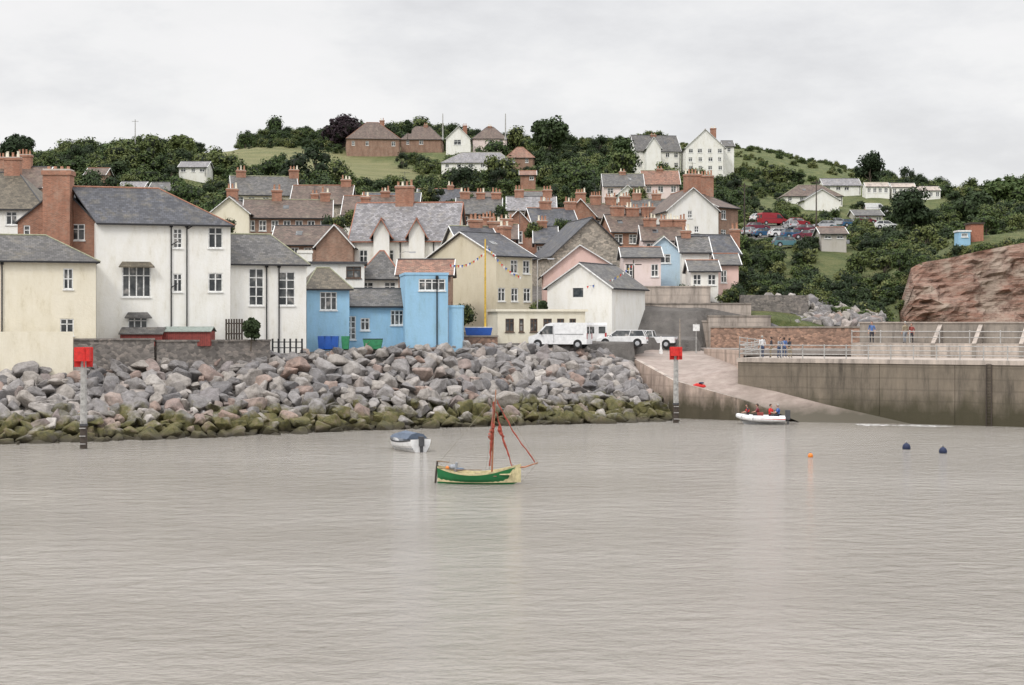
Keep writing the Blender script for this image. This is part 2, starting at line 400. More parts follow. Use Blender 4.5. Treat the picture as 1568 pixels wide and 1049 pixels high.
        if auto and dep>=7 and roof=='gx' and R.random()<.35:
            us_=w*R.uniform(.25,.75); zz=ze+(zr-ze)*.45+t+.03; dv=hd*.45; dz=(zr-ze)/hd
            rf.slab([L(us_-.35,dv,zz),L(us_+.35,dv,zz),L(us_+.35,dv+.8,zz+.8*dz),L(us_-.35,dv+.8,zz+.8*dz)],.05,'glass','darkgrey')
    elif roof=='gy':
        uc=w*ap
        sl=(zr-ze)/uc; sr=(zr-ze)/(w-uc)
        Lf=[L(-ov,-ov,ze-sl*ov+t),L(uc,-ov,zr+t),L(uc,dep+ov,zr+t),L(-ov,dep+ov,ze-sl*ov+t)]
        Rf=[L(uc,-ov,zr+t),L(w+ov,-ov,ze-sr*ov+t),L(w+ov,dep+ov,ze-sr*ov+t),L(uc,dep+ov,zr+t)]
        rf.slab(Lf,t,rm,'darkgrey'); rf.slab(Rf,t,rm,'darkgrey')
        wl.face([L(0,0,ze),L(w,0,ze),L(uc,0,zr)],wall); wl.face([L(w,dep,ze),L(0,dep,ze),L(uc,dep,zr)],wall)
        for q in (Lf[0],Rf[1]):
            rf.tube([q-Vv*.03+V3(0,0,-.06),L(uc,-ov-.03,zr+t-.06)],[.07,.07],barge,4)
        rf.cyl(Lf[1]+V3(0,0,.01),Lf[2]+V3(0,0,.01),rr_,rr_,rt,6)
        fr.box(L(w+ov,-ov,ze-sr*ov-.05),U*.1,Vv*(dep+2*ov),V3(0,0,.11),gut)
        fr.box(L(-ov-.10,-ov,ze-sl*ov-.05),U*.1,Vv*(dep+2*ov),V3(0,0,.11),gut)
        cpos=lambda px:(ray_u(A+Vv*dep*.5,U,px),dep*.5)
    else:
        rf.slab([L(-ov,-ov,ze+.2),L(w+ov,-ov,ze+.2),L(w+ov,dep+ov,ze+.2),L(-ov,dep+ov,ze+.2)],.2,rm,gut)
        zr=ze+.2
        cpos=lambda px:(ray_u(A+Vv*dep*.5,U,px),dep*.5)
    ch=MB()
    for c in chim:
        px,top,wm,dmn,npot=c[:5]; u,v=cpos(px)
        if len(c)>5: u=ray_u(A+Vv*c[5],U,px); v=c[5]
        yy=L(u,v,0).y; zt=Z(top,yy)
        ch.box(L(u-wm/2,v-dmn/2,zr-3.0),U*wm,Vv*dmn,V3(0,0,zt-zr+3.0-.35),stack)
        ch.box(L(u-wm/2-.08,v-dmn/2-.08,zt-.35),U*(wm+.16),Vv*(dmn+.16),V3(0,0,.22),stack)
        ch.box(L(u-wm/2-.02,v-dmn/2-.02,zt-.13),U*(wm+.04),Vv*(dmn+.04),V3(0,0,.08),'greywall')
        for k in range(npot):
            uu=u-wm/2+wm*(k+.5)/npot; hh=R.uniform(.3,.6)
            pm_=R.choice(['pot','pot','cream'])
            ch.cyl(L(uu,v,zt-.05),L(uu,v,zt+hh),.13,.10,pm_,8); ch.cyl(L(uu,v,zt+hh),L(uu,v,zt+hh+.06),.13,.13,pm_,8)
    pp=MB()
    for px in pipes:
        u=ray_u(A,U,px); pp.cyl(L(u,-.09,zb-.3),L(u,-.09,ze-.05),.055,.055,'black',6)
        pp.box(L(u-.12,-.2,ze-.35),U*.24,Vv*.18,V3(0,0,.25),'black')
    if auto and w>6:
        u=w-.25; pp.cyl(L(u,-.09,zb-.3),L(u,-.09,ze-.05),.05,.05,'black',6)
    wl.build('walls',root); rf.build('roof',root); fr.build('window_frames',root); gl.build('window_glass',root)
    ch.build('chimney',root); pp.build('drainpipes',root)
    return root,A,U,Vv,w,ze,zb
# --- front row
house('cream_cottage',-90,117,147,120.5,398,362,549,dep=6.5,roof='hip',wall='cream',rm='slate2',hr=3.4,rt='lichen',wins=[(97,411,112,443,'sash'),(92,488,113,514,'cas2')],pipes=(3,),corr=False)
r=house('brick_gable_house',27,127,147,127,340,286,548,dep=9,roof='gy',wall='brick',rm='slate',ap=.56,wins=[(109,343,130,368,'cas2'),(36,345,46,360,'one')],corr=False,ov=.12,barge='darkgrey')
cb=MB()
cb.box((X(67,126.2),125.9,Z(400,126)),(2.1,0,0),(0,1.3,0),(0,0,Z(268,126)-Z(400,126)),'brickstack')
cb.box((X(65,126.2),125.8,Z(268,126)),(2.3,0,0),(0,1.5,0),(0,0,.35),'brickstack')
cb.box((X(67,126.2),125.9,Z(261,126)-.0),(2.1,0,0),(0,1.3,0),(0,0,.12),'greywall')
for k in range(4): cb.cyl((X(72+k*10,126),126.5,Z(261,126)),(X(72+k*10,126),126.5,Z(254,126)),.14,.12,'pot',8)
cb.build('front_chimney_stack',r[0])
r=house('white_seafront_house',147.5,124,353,127,341,291,540,dep=7,roof='hip',wall='white',rm='slate',hl=-1.75,hr=5.2,rt='terracotta',
  wins=[(187,408,231,455,'cas4'),(319,348,341,380,'cas2'),(319,418,341,447,'cas2'),(265,350,279,380,'tall'),(265,419,279,447,'cas2'),(196,486,226,503,'cas3')],pipes=(262,286),corr=False)
pm=MB();A,U,Vv=r[1],r[2],r[3]
def lean(pm,A,U,Vv,pa,pb,top,bot,out,mat):
    ua,ub=ray_u(A,U,pa),ray_u(A,U,pb); zt=Z(top,A.y);zb=Z(bot,A.y)
    q=lambda u,v,z:A+U*u+Vv*v+V3(0,0,z)
    pm.slab([q(ua,-out,zb),q(ub,-out,zb),q(ub-.3,0,zt),q(ua+.3,0,zt)],.08,mat)
lean(pm,A,U,Vv,181,236,400,408,.6,'mosstile'); lean(pm,A,U,Vv,190,232,478,486,.5,'slate2')
q=lambda u,v,z:A+U*u+Vv*v+V3(0,0,z)
for px,yb in((262,375),(262,440),(286,350)):
    u=ray_u(A,U,px); pm.tube([q(u,-.1,Z(yb,125)),q(u+.5,-.1,Z(yb-6,125))],[.04,.04],'black',6)
pm.build('bay_canopies',r[0])
house('white_arched_window_house',353.5,128,469,130,403,361,541,dep=7,roof='hip',wall='white',rm='slate2',hr=2.2,rt='lichen',
  wins=[(381,411,404,468,'tall'),(426,416,452,468,'tall')],pipes=(408,427),corr=False)
house('back_white_house',-90,152,66,152,318,266,dep=8,roof='hip',wall='white',rm='mosstile',hr=3.5,auto=(5,2),corr=False,chim=[(20,240,1.5,.8,3)])
house('brick_house',-30,185,62,185,287,257,dep=8,wall='brick2',rm='browntile',chim=[(38,236,1.6,.9,4),(5,240,1.2,.8,3)],auto=(3,2))
house('blue_cottage',470,133,535,134,441,412,541,dep=5,roof='hip',wall='bluewall',rm='mosstile',hl=1.2,hr=1.2,wins=[(490,447,516,475,'cas3')],rt='lichen',corr=False)
house('blue_cottage',529,135.5,620,136.5,468,444,534,dep=5,wall='bluewall',rm='slate2',wins=[(530,484,545,520,'tall'),(552,487,566,506,'cas2'),(598,475,618,498,'cas3')],corr=False,rt='darkgrey')
house('blue_tower_house',620.5,134,686,134.5,421,419,530,dep=6,roof='flat',wall='bluewall',rm='slate',wins=[(641,427,682,445,'cas4')],gut='bluewall',ov=.06,corr=False,pipes=(669,))
house('blue_annex',686.5,135,708,135,471,470,528,dep=4,roof='flat',wall='bluewall',rm='slate',gut='bluewall',ov=.05,corr=False)
house('brown_roof_cottage',610,145,690,145,421,399,520,dep=6,wall='brick2',rm='redtile',auto=(2,1),corr=False)
house('white_flat_roof_house',470,147,558,147.5,404,402,520,dep=6,roof='flat',wall='white',rm='slate2',gut='darkgrey',wins=[(530,408,553,426,'cas2')],frm='brownframe',corr=False,
   chim=[(467,382,1.3,1.,0)],stack='white')
house('hipped_roof_cottage',548,153,614,153,425,386,515,dep=6,roof='hip',wall='white',rm='slate2',hl=1.8,hr=1.8,auto=(2,2),rt='terrawood',corr=False)
r=house('victorian_villa',538,170,697,169,367,312,478,dep=9,wall='white',rm='slatelight',barge='terrawood',rt='terrawood',gut='terrawood',chim=[(620,284,1.9,1.0,4),(560,300,.9,.9,2,6.)],
   pipes=(613,664),auto=(4,2),sidewall='cream',stack='brickstack')
for c in(584,638):
    house('d',c-12,168.6,c+12,168.6,357,336,383,dep=3.2,roof='gy',wall='white',rm='slatelight',barge='terrawood',rt='terrawood',parent=r[0],wins=[(c-8,350,c+8,379,'sash')],corr=False,gut='terrawood',ov=.3,frm='frame')
house('cream_town_house',705,160,764,161,374,348,485,dep=8,wall='cream',rm='slate',auto=(2,2),chim=[(728,335,1.3,.8,3),(757,338,1.3,.8,3)])
house('beige_town_house',760,151,815,154,392,358,478,dep=10,wall='beige',rm='slate',auto=(3,2),chim=[(772,345,1.1,.8,3)],corr=False,rt='darkgrey')
house('stone_gable_house',846,178,966,180,391,334,435,dep=10,roof='gy',wall='stone',rm='slate',ap=.5,auto=None,barge='darkgrey',rt='darkgrey')
house('pink_gable_house',832,163,962,163,421,376,472,dep=8,roof='gy',wall='pink',rm='slate2',ap=.43,barge='paintwhite',wins=[(900,405,915,418,'cas2')])
house('white_gable_house',838,152.5,937,149.5,440,404,473,dep=8,roof='gy',wall='white',rm='slate2',ap=.52,wins=[(877,441,893,455,'open')],corr=False,barge='frame')
house('harbour_cabin',762,142,896,143.5,477,474,531,dep=5,roof='flat',wall='cabin',rm='conclight',gut='cabin',frm='brownframe',ov=.2,corr=False,
   wins=[(774,488,787,508,'cas2'),(795,488,802,508,'one'),(812,488,823,508,'cas2'),(832,488,845,508,'cas2'),(853,488,864,508,'cas2'),(872,488,882,508,'cas2')])
house('pink_cottage',955,166,1012,166,394,380,442,dep=6,wall='palepink',rm='slate2',auto=(3,1))
house('pale_blue_gable_house',990,174,1043,174,386,363,440,dep=7,roof='gy',wall='blue2',rm='slate2',wins=[(1010,389,1027,403,'cas2')])
house('white_cottage',1044,172,1086,172,386,364,436,dep=6,wall='white',rm='slate2',auto=(2,1),chim=[(1050,352,1,.7,2)])
house('slate_roof_house',1070,178,1131,179,388,361,430,dep=7,wall='palepink',rm='slate',auto=(3,1),chim=[(1125,350,1,.7,2)])
house('white_cottage',1058,164,1100,164,415,400,450,dep=5,wall='white',rm='slate2',auto=(2,1))
house('pink_cottage',1100,168,1131,168,405,390,450,dep=5,wall='pink',rm='slate2',auto=(2,1))
house('tall_white_house',1022,215,1100,216,322,288,378,dep=12,roof='gy',wall='white',rm='browntile',ap=.5,wins=[(1053,322.5,1060,334,'sash'),(1063,346,1070,356,'sash')],chim=[(1060,266,2.2,1.,5,2.),(1082,268,1.7,1.,4,6.)])
house('brick_house',1100.5,217,1130,220,318,300,378,dep=8,wall='brick2',rm='browntile',auto=(2,2),hr=1.5)
house('brick_gable_house',765,205,822,205,352,322,400,dep=8,roof='gy',wall='brick',rm='slate',wins=[(789,354,800,372,'cas2')])
house('terraced_house',700,228,766,228,327,304,dep=8,wall='brick2',rm='slate2',auto=(3,2),chim=[(712,293,1.4,.8,3),(760,294,1.4,.8,3),(736,294,1.2,.8,3)])
house('terraced_house',778,245,850,245,322,302,dep=8,wall='palepink',rm='slatelight',auto=(4,2),chim=[(795,290,1.4,.8,3),(838,290,1.4,.8,3)])
house('terraced_house',818,214,884,215,345,320,dep=8,wall='brick',rm='slate',auto=(3,2),chim=[(835,307,1.5,.8,4),(873,308,1.5,.8,4)])
house('brick_gable_house',866,236,912,236,330,305,dep=9,roof='gy',wall='brick',rm='browntile',chim=[(889,294,1.5,.8,4)])
house('terraced_house',905,246,964,247,334,313,dep=8,wall='brick',rm='browntile',auto=(3,2),chim=[(912,299,1.6,.8,4),(935,301,1.6,.8,4),(957,300,1.6,.8,4)])
house('terraced_house',938,222,1000,223,355,330,dep=8,wall='brick',rm='browntile',auto=(3,2),chim=[(945,315,1.8,.8,4),(968,317,1.8,.8,4),(992,316,1.8,.8,4)])
house('terraced_house',962,255,1030,255,326,306,dep=8,wall='brick2',rm='slate2',auto=(3,2),chim=[(975,295,1.4,.8,3),(1005,296,1.4,.8,3)])
house('terraced_house',985,203,1050,203,368,346,dep=7,wall='palepink',rm='browntile',auto=(3,2),chim=[(995,333,1.6,.8,4),(1020,335,1.6,.8,4),(1040,335,1.6,.8,4)])
house('terraced_house',820,196,852,196,372,348,dep=8,wall='brick',rm='slate',auto=(2,2),chim=[(830,337,1.2,.8,3)])
house('terraced_house',740,190,790,190,366,345,dep=8,wall='brick',rm='browntile',auto=(2,2),chim=[(748,332,1.6,.8,4),(775,334,1.6,.8,3)])
house('hill_cottage',700,292,760,292,305,295,dep=7,wall='white',rm='browntile',auto=(4,1))
house('hill_cottage',640,262,702,262,308,290,dep=7,wall='white',rm='slate',auto=(3,1),chim=[(690,283,1.,.7,2)])
house('hill_cottage',800,300,850,300,303,294,dep=7,wall='greywall',rm='slate2',auto=(3,1))
house('pink_hill_house',925,305,985,305,285,267,dep=8,wall='palepink',rm='slate2',auto=(3,2),chim=[(953,262,1.2,.8,2)])
house('white_gable_house',946,292,976,292,297,284,dep=7,roof='gy',wall='white',rm='slate2')
house('red_roof_hill_house',985,312,1040,312,282,262,dep=8,wall='palepink',rm='redtile',auto=(3,2),chim=[(1010,258,1.2,.8,2)])
house('slate_roof_house',357,236,455,238,298,271,dep=8,wall='cream',rm='slate2',auto=(5,2),chim=[(369,260,1.4,.8,3),(450,259,1.4,.8,3)])
house('stone_house',446,226,535,226,312,285,dep=8,wall='stone',rm='browntile',auto=(4,2),chim=[(530,274,1.4,.8,3),(482,296,1.,.8,2,1.)])
house('cream_gable_house',322,192,381,192,326,302,dep=8,roof='gy',wall='cream',rm='browntile',chim=[(356,288,1.3,.8,3)])
house('brick_terrace',374,193,506,194,333,307,dep=8,wall='brick2',rm='browntile',auto=(7,2),chim=[(424,290,1.2,.8,2),(498,294,1.2,.8,2)])
house('brown_roof_house',418,172,502,172,374,347,dep=7,wall='brick2',rm='browntile',auto=(4,2),chim=[])
house('brick_gable_house',484,168,540,168,376,345,dep=8,roof='gy',wall='brick2',rm='browntile')
house('slate_roof_house',525,218,602,218,328,301,dep=8,wall='white',rm='browntile',auto=(4,2),chim=[(590,292,1.2,.8,3)])
house('slate_roof_house',555,250,640,250,315,296,dep=8,wall='brick2',rm='slate',auto=(4,2))
house('hill_cottage',228,300,262,300,292,280,dep=7,wall='greywall',rm='slate2',auto=(2,1))
house('hill_cottage',182,310,218,310,288,279,dep=7,wall='greywall',rm='slatelight',auto=(3,1))
house('hill_cottage',130,330,160,330,268,258,dep=7,wall='brick2',rm='browntile',auto=(2,1))
house('white_hill_bungalow',274,360,316,360,256,248,268,dep=8,wall='white',rm='slatelight',auto=(3,1))
house('brick_bungalow',531,470,613,472,212,188,230,dep=14,roof='hip',wall='brick2',rm='browntile',hl=6,hr=6,auto=(4,1),chim=[(585,184,1.4,1,2)])
house('brick_bungalow',614,480,677,480,213,194,226,dep=12,roof='hip',wall='brick2',rm='browntile',hl=4,hr=4,auto=(3,1),chim=[(652,191,1.2,1,2)])
house('white_hilltop_house',683,470,720,470,212,194,226,dep=10,roof='gy',wall='white',rm='redtile',chim=[(712,192,1.2,1,2)],wins=[(695,214,706,222,'cas2')])
house('brick_bungalow',724,480,776,480,212,195,226,dep=12,roof='hip',wall='palepink',rm='browntile',hl=4,hr=4,auto=(3,1),chim=[(750,193,1.2,1,2)])
house('white_hill_bungalow',676,415,784,415,249,234,261,dep=12,roof='hip',wall='white',rm='slatelight',hl=5,hr=3,auto=(6,1))
house('brick_house',775,440,818,440,241,226,254,dep=9,wall='brick2',rm='redtile',hr=3,hl=3,auto=(2,1))
house('red_brick_cottage',797,360,820,360,268,262,280,dep=6,wall='brick',rm='redtile',auto=(2,1))
house('white_villa',974,425,1042,427,231,208,262,dep=10,roof='gx',wall='white',rm='slate2',auto=(5,2),chim=[(1000,206,1.5,1,2)])
house('white_villa',990,418,1012,418,226,210,262,dep=8,roof='gy',wall='white',rm='slate2')
house('tall_white_villa',1050,420,1110,420,226,198,265,dep=12,roof='gy',wall='white',rm='slate2',auto=(4,3),chim=[(1092,196,1.5,1,2)])
house('white_villa',1108,424,1124,424,224,216,265,dep=8,wall='white',rm='slate2',auto=(1,3))
house('hill_bungalow',1200,365,1290,365,300,284,312,dep=9,wall='white',rm='browntile',auto=(5,1),hr=4,hl=4)
house('slate_gable_bungalow',1232,345,1285,345,306,290,316,dep=8,roof='gy',wall='white',rm='slate2')
house('hill_bungalow',1262,400,1318,400,284,274,296,dep=8,wall='white',rm='slatelight',auto=(4,1))
house('hill_bungalow',1310,335,1352,335,330,322,342,dep=8,wall='greywall',rm='slate2',auto=(3,1))
house('garden_chalet',1258,222,1296,222,358,349,370,dep=5,wall='greywall',rm='browntile',auto=(2,1))
house('garden_chalet',1335,300,1362,300,352,347,358,dep=5,wall='white',rm='slate2',auto=(2,1))
for k,(a,b,e) in enumerate([(1326,1362,285),(1366,1402,286),(1404,1440,291)]):
    house('static_caravan',a,375,b,375,e+1,e-5,e+15,dep=4,wall='white',rm='conclight',auto=(4,1),ov=.1)
house('blue_hut',1468,198,1486,198,355,353,368,dep=2,roof='flat',wall='bluewall',rm='slate',ov=.1,gut='frame',wins=[(1472,357,1482,363,'one')])
house('orange_hut',1487,199,1506,199,343,342,366,dep=2.5,roof='flat',wall='terrawood',rm='terracotta',ov=.15,gut='darkwood')
# ---------------------------------------------------------------- terrain
DS=[118,140,170,200,240,300,370,450,520,600,800]
COLS=[(-1200,[545,540,510,450,380,320,285,270,272,290,330]),(0,[548,540,505,440,370,305,270,255,260,280,320]),
 (200,[548,538,500,430,365,305,268,247,252,275,320]),(330,[548,538,495,420,362,318,290,238,232,250,300]),
 (420,[545,538,495,420,362,320,290,240,213,225,290]),(600,[540,530,490,430,380,330,298,255,216,222,290]),
 (800,[538,529,482,430,385,342,302,262,224,226,290]),(960,[538,529,480,435,390,342,305,265,223,226,290]),
 (1060,[538,530,500,445,392,345,300,265,224,226,290]),(1150,[560,548,512,450,385,342,305,268,228,232,290]),
 (1250,[560,552,518,450,378,342,312,280,248,254,300]),(1330,[560,552,518,455,380,345,315,290,268,275,310]),
 (1400,[560,552,520,425,372,345,325,302,288,295,320]),(1500,[560,552,530,382,350,330,318,312,315,325,350]),
 (1568,[560,552,530,374,345,322,305,300,305,320,350]),(2700,[560,552,530,362,340,310,295,290,300,320,350])]
def interp(xs,ys,x):
    if x<=xs[0]: return ys[0]
    for i in range(len(xs)-1):
        if x<=xs[i+1]:
            t=(x-xs[i])/(xs[i+1]-xs[i]); return ys[i]+(ys[i+1]-ys[i])*t
    return ys[-1]
CP=[c[0] for c in COLS]
def pyt(px,d):
    if px<=CP[0]: return interp(DS,COLS[0][1],d)
    for i in range(len(CP)-1):
        if px<=CP[i+1]:
            t=(px-CP[i])/(CP[i+1]-CP[i]); t=t*t*(3-2*t)
            return interp(DS,COLS[i][1],d)*(1-t)+interp(DS,COLS[i+1][1],d)*t
    return interp(DS,COLS[-1][1],d)
def tz0(px,d):
    return Z(pyt(px,d),d)
for i,(c,zb) in enumerate(CORR):
    CORR[i]=(c.x,c.y,zb-tz0(c.x/c.y*F+CX,c.y))
def tz(px,d):
    z=tz0(px,d); x=X(px,d); sw=.25; sd=0.
    if d>155:
        for cx,cy,df in CORR:
            q=((cx-x)**2+(cy-d)**2)
            if q<900: w=math.exp(-q/90.); sw+=w; sd+=w*df
        z+=sd/sw
        z+=noise.noise(Vector((x*.03,d*.03,0)))*min(1.5,(d-155)*.01)
    if px>1382 and d<189: z=min(z,3.2)
    return z
def d0(px):
    return interp([-1200,0,400,640,800,960,1000],[107,118.5,126.5,133.5,138.5,141,148],px)
def infield(px,py): 
    top=interp([290,330,400,480,560,640,660],[236,227,224,226,240,262,272],px); bot=interp([290,330,430,520,600,660],[240,262,262,276,283,276],px)
    return 290<px<655 and top<py<bot
def inpark(px,d): return 1138<px<1300 and 240<d<296
dl=[104+ (i*1.5) for i in range(40)]; 
while dl[-1]<850: dl.append(dl[-1]*1.018)
pxs=[-1200+i*14 for i in range(280)]
tv=[];zone=[]
for d in dl:
    for px in pxs:
        dd=d0(px)
        z=tz(px,d) if d>=dd else -2.5
        if px>1080 and d<158: z=min(z,3.5)
        tv.append((X(px,d),d,z))
        py=HY+(H-z)*F/d
        zone.append((1. if infield(px,py) and d>340 else 0., 1. if (d<165 and px<1150) or inpark(px,d) or (px<1130 and d<215 and px>400) else 0.,0,1))
W=len(pxs); tf=[(j*W+i,j*W+i+1,(j+1)*W+i+1,(j+1)*W+i) for j in range(len(dl)-1) for i in range(W-1)]
me=bpy.data.meshes.new('hillside_terrain'); me.from_pydata(tv,[],tf); me.materials.append(MATS['ground'])
ca=me.color_attributes.new('zone','FLOAT_COLOR','POINT'); ca.data.foreach_set('color',[c for z in zone for c in z])
me.polygons.foreach_set('use_smooth',[True]*len(tf)); me.update()
link(bpy.data.objects.new('hillside_terrain',me))
# ---------------------------------------------------------------- water
w=MB(); w.face([(-1500,-400,0),(1500,-400,0),(1500,900,0),(-1500,900,0)],'water'); w.build('harbour_water')
# ---------------------------------------------------------------- rock armour
def rock_mesh(i,rr):
    bm=bmesh.new()
    for k in range(15):
        v=Vector((rr.gauss(0,1),rr.gauss(0,1),rr.gauss(0,1))).normalized()
        v=Vector((math.copysign(abs(v.x)**.7,v.x),math.copysign(abs(v.y)**.7,v.y),math.copysign(abs(v.z)**.7,v.z)))*rr.uniform(.75,1.)
        bm.verts.new(v)
    r=bmesh.ops.convex_hull(bm,input=bm.verts)
    bmesh.ops.delete(bm,geom=[g for g in r['geom_interior'] if isinstance(g,bmesh.types.BMVert)],context='VERTS')
    bmesh.ops.bevel(bm,geom=bm.edges[:],offset=.07,segments=1,affect='EDGES',profile=.5)
    bmesh.ops.triangulate(bm,faces=bm.faces[:])
    bmesh.ops.subdivide_edges(bm,edges=[e for e in bm.edges if e.calc_length()>.35],cuts=1)
    for v in bm.verts: v.co+=v.co.normalized()*noise.noise(v.co*2.2+Vector((i*7,0,0)))*.10
    me=bpy.data.meshes.new('boulder'); bm.to_mesh(me); bm.free(); me.materials.append(MATS['rock']); return me
rr=random.Random(3); RM=[rock_mesh(i,rr) for i in range(18)]
toe=[(-95,88,0),(-60,98,0),(-33.9,107.5,0),(-24.1,112.4,0),(-13.8,119.5,0),(-1.7,126.2,0),(6,129.5,0),(13.2,133.5,0)]
top=[(-98,100,5.2),(-62,109,5.3),(-37.2,118.5,5.35),(-27,123,5.4),(-17.5,127.5,5.65),(-5.6,134.3,6.05),(2,138.8,6.0),(9.2,141.5,5.4)]
def curve(c,s):
    f=s*(len(c)-1); i=min(int(f),len(c)-2); t=f-i
    return Vector(c[i]).lerp(Vector(c[i+1]),t)
ra=empty('rock_armour')
sb=MB()
N=60
for i in range(N):
    for (t0,t1) in((-.35,.3),(.3,.7),(.7,1.0),(1.0,1.12)):
        q=[]
        for s,t in((i/N,t0),((i+1)/N,t0),((i+1)/N,t1),(i/N,t1)):
            a,b=curve(toe,s),curve(top,s); p=a+(b-a)*t; p.z=min(p.z,b.z)-.7; q.append(p)
        sb.face(q,'rock')
sb.build('underlayer',ra)
rows=12
for j in range(rows+1):
    t=-.06+1.1*j/rows; s=0.
    s+=rr.random()*.01
    while s<1.0:
        a,b=curve(toe,s),curve(top,s); p=a+(b-a)*t
        sz=rr.choice([rr.uniform(.4,.75),rr.uniform(.7,1.1)])*(1.0 if j<rows-1 else .8)
        p.z=min(p.z,b.z)+rr.uniform(-.35,.15)-.15
        o=bpy.data.objects.new('boulder',rr.choice(RM)); o.location=p+Vector((rr.uniform(-.2,.2),rr.uniform(-.35,.35),0))
        o.rotation_euler=(rr.uniform(-.6,.6)+.3,rr.uniform(-.6,.6),rr.uniform(0,6.28)); o.scale=(sz*rr.uniform(.85,1.3),sz*rr.uniform(.75,1.1),sz*rr.uniform(.6,.95))
        link(o,ra); s+=sz*1.28/115.
for k in range(60):
    t=rr.random(); a=curve(toe,1.); b=curve(top,1.); p=a+(b-a)*t+Vector((rr.uniform(-.2,1.0),rr.uniform(0,5)*(1-t)+.6,0)); sz=rr.uniform(.5,.9)
    p.z=max(-.3,p.z-rr.uniform(.1,.5))
    if t<.9:
        o=bpy.data.objects.new('boulder',rr.choice(RM)); o.location=p-Vector((.7,0,0)); o.rotation_euler=(rr.uniform(0,6),rr.uniform(0,6),rr.uniform(0,6)); o.scale=(sz,sz*.9,sz*.8); link(o,ra)
rb=empty('rock_revetment')
for k in range(190):
    px=rr.uniform(1170,1350); d=rr.uniform(158,174); sz=rr.uniform(.4,.95)
    py=interp([158,174],[502,interp([1170,1230,1350],[455,455,488],px)],d)
    o=bpy.data.objects.new('boulder',rr.choice(RM)); o.location=P(px,py,d); o.rotation_euler=(rr.uniform(0,6),rr.uniform(0,6),rr.uniform(0,6)); o.scale=(sz*1.2,sz,sz*.8); link(o,rb)
# ---------------------------------------------------------------- slipway
back=[(1068,534,152),(1080,539,148),(1130,560,138.5),(1250,588,134.6),(1330,606,132.2),(1460,650,128.3),(1560,700,124)]
front=[(955,536,147),(978,552,141.5),(1040,586,137),(1130,611,134.2),(1190,632,132.8),(1262,662,130),(1330,700,125)]
sm=MB()
for i in range(6):
    for k in range(4):
        q=[]
        for ii,kk in((i,k),(i+1,k),(i+1,k+1),(i,k+1)): q.append(P(*front[ii]).lerp(P(*back[ii]),kk/4))
        sm.face(q,'slip')
sm.build('slipway',smooth=True)
kw=MB()
for i in range(1,4):
    a,b=P(*front[i]),P(*front[i+1]); n=Vector((b.y-a.y,a.x-b.x,0)).normalized()*.45
    kw.face([a+n-V3(0,0,6),b+n-V3(0,0,6),b+n+V3(0,0,.12),a+n+V3(0,0,.12)],'pinkconc'); kw.face([a+n+V3(0,0,.12),b+n+V3(0,0,.12),b+V3(0,0,.12),a+V3(0,0,.12)],'conclight')
    kw.face([a+V3(0,0,.12),b+V3(0,0,.12),b-V3(0,0,.3),a-V3(0,0,.3)],'pinkconc')
kw.build('slipway_side_wall')
# ---------------------------------------------------------------- pier
P1=V3(X(1130,136),136,0); P2=V3(X(1568,125),125,0); PU=(P2-P1).normalized(); PV=V3(-PU.y,PU.x,0)
pL=lambda u,v,z:P1+PU*u+PV*v+V3(0,0,z)
pier=empty('harbour_pier'); PT=5.1
b=MB(); 
uu=0.
while uu<75:
    b.box(pL(uu,0,-3),PU*5.97,PV*9,V3(0,0,3+PT-.35),'pierwall'); uu+=6
b.box(pL(-.1,-.1,PT-.348),PU*75.2,PV*9.2,V3(0,0,.348),'conclight')
b.build('quay_wall',pier)
b=MB()
for px in(1510,1640): 
    u=ray_u(P1,PU,px)
    for k in(0,.4): b.box(pL(u+k,-.14,-1),PU*.06,PV*.1,V3(0,0,PT+.7),'darkwood')
    for z in range(21): b.box(pL(u+.062,-.13,-.2+z*.25),PU*.336,PV*.04,V3(0,0,.04),'darkwood')
b.build('access_ladders',pier)
b=MB(); b.box(pL(7,9.05,2),PU*70,PV*2.6,V3(0,0,4.3),'conclight')
b.box(pL(7,11.7,2),PU*70,PV*.6,V3(0,0,6.0),'concrete')
b.box(pL(6.9,11.6,8.002),PU*70.2,PV*.8,V3(0,0,.12),'conclight')
for px in(1425,1488,1560,1640):
    u=ray_u(pL(0,9,0),PU,px)
    b.face([pL(u,9.0,5.1),pL(u,9.0,6.3),pL(u,11.68,7.9),pL(u,11.68,5.1)],'concrete'); b.face([pL(u+.35,9.0,5.1),pL(u+.35,11.68,5.1),pL(u+.35,11.68,7.9),pL(u+.35,9.0,6.3)],'concrete')
    b.face([pL(u,9,6.3),pL(u+.35,9,6.3),pL(u+.35,11.68,7.9),pL(u,11.68,7.9)],'conclight'); b.face([pL(u,9,5.1),pL(u+.35,9,5.1),pL(u+.35,9,6.3),pL(u,9,6.3)],'concrete')
b.build('parapet_wall',pier)
def railing(name,pts,h=1.1,step=1.8,rails=(.35,.7,1.08),r=.04,mat='conclight',parent=None):
    b=MB()
    for a,c in zip(pts,pts[1:]):
        a,c=Vector(a),Vector(c); n=max(1,int((c-a).length/step))
        for k in range(n+1):
            p=a.lerp(c,k/n); b.cyl(p,p+V3(0,0,h),r*1.2,r*1.2,mat,6); b.ball(p+V3(0,0,h),r*1.7,mat,nu=6,nv=4)
        for z in rails: b.cyl(a+V3(0,0,z),c+V3(0,0,z),r,r,mat,6)
    return b.build(name,parent)
railing('pier_railing',[pL(0,.4,PT),pL(75,.4,PT)],mat='metal')
railing('pier_railing',[pL(0,.4,PT),pL(-1,9,5.4),pL(-5,14,5.6)],mat='metal')
railing('promenade_railing',[pL(7,9.3,6.3),pL(75,9.3,6.3)],rails=(.5,1.0),h=1.05,step=2.5,mat='metal')
b=MB(); a=P(1078,560,147); c=P(1130,560,138); n=Vector((c-a)); n.z=0
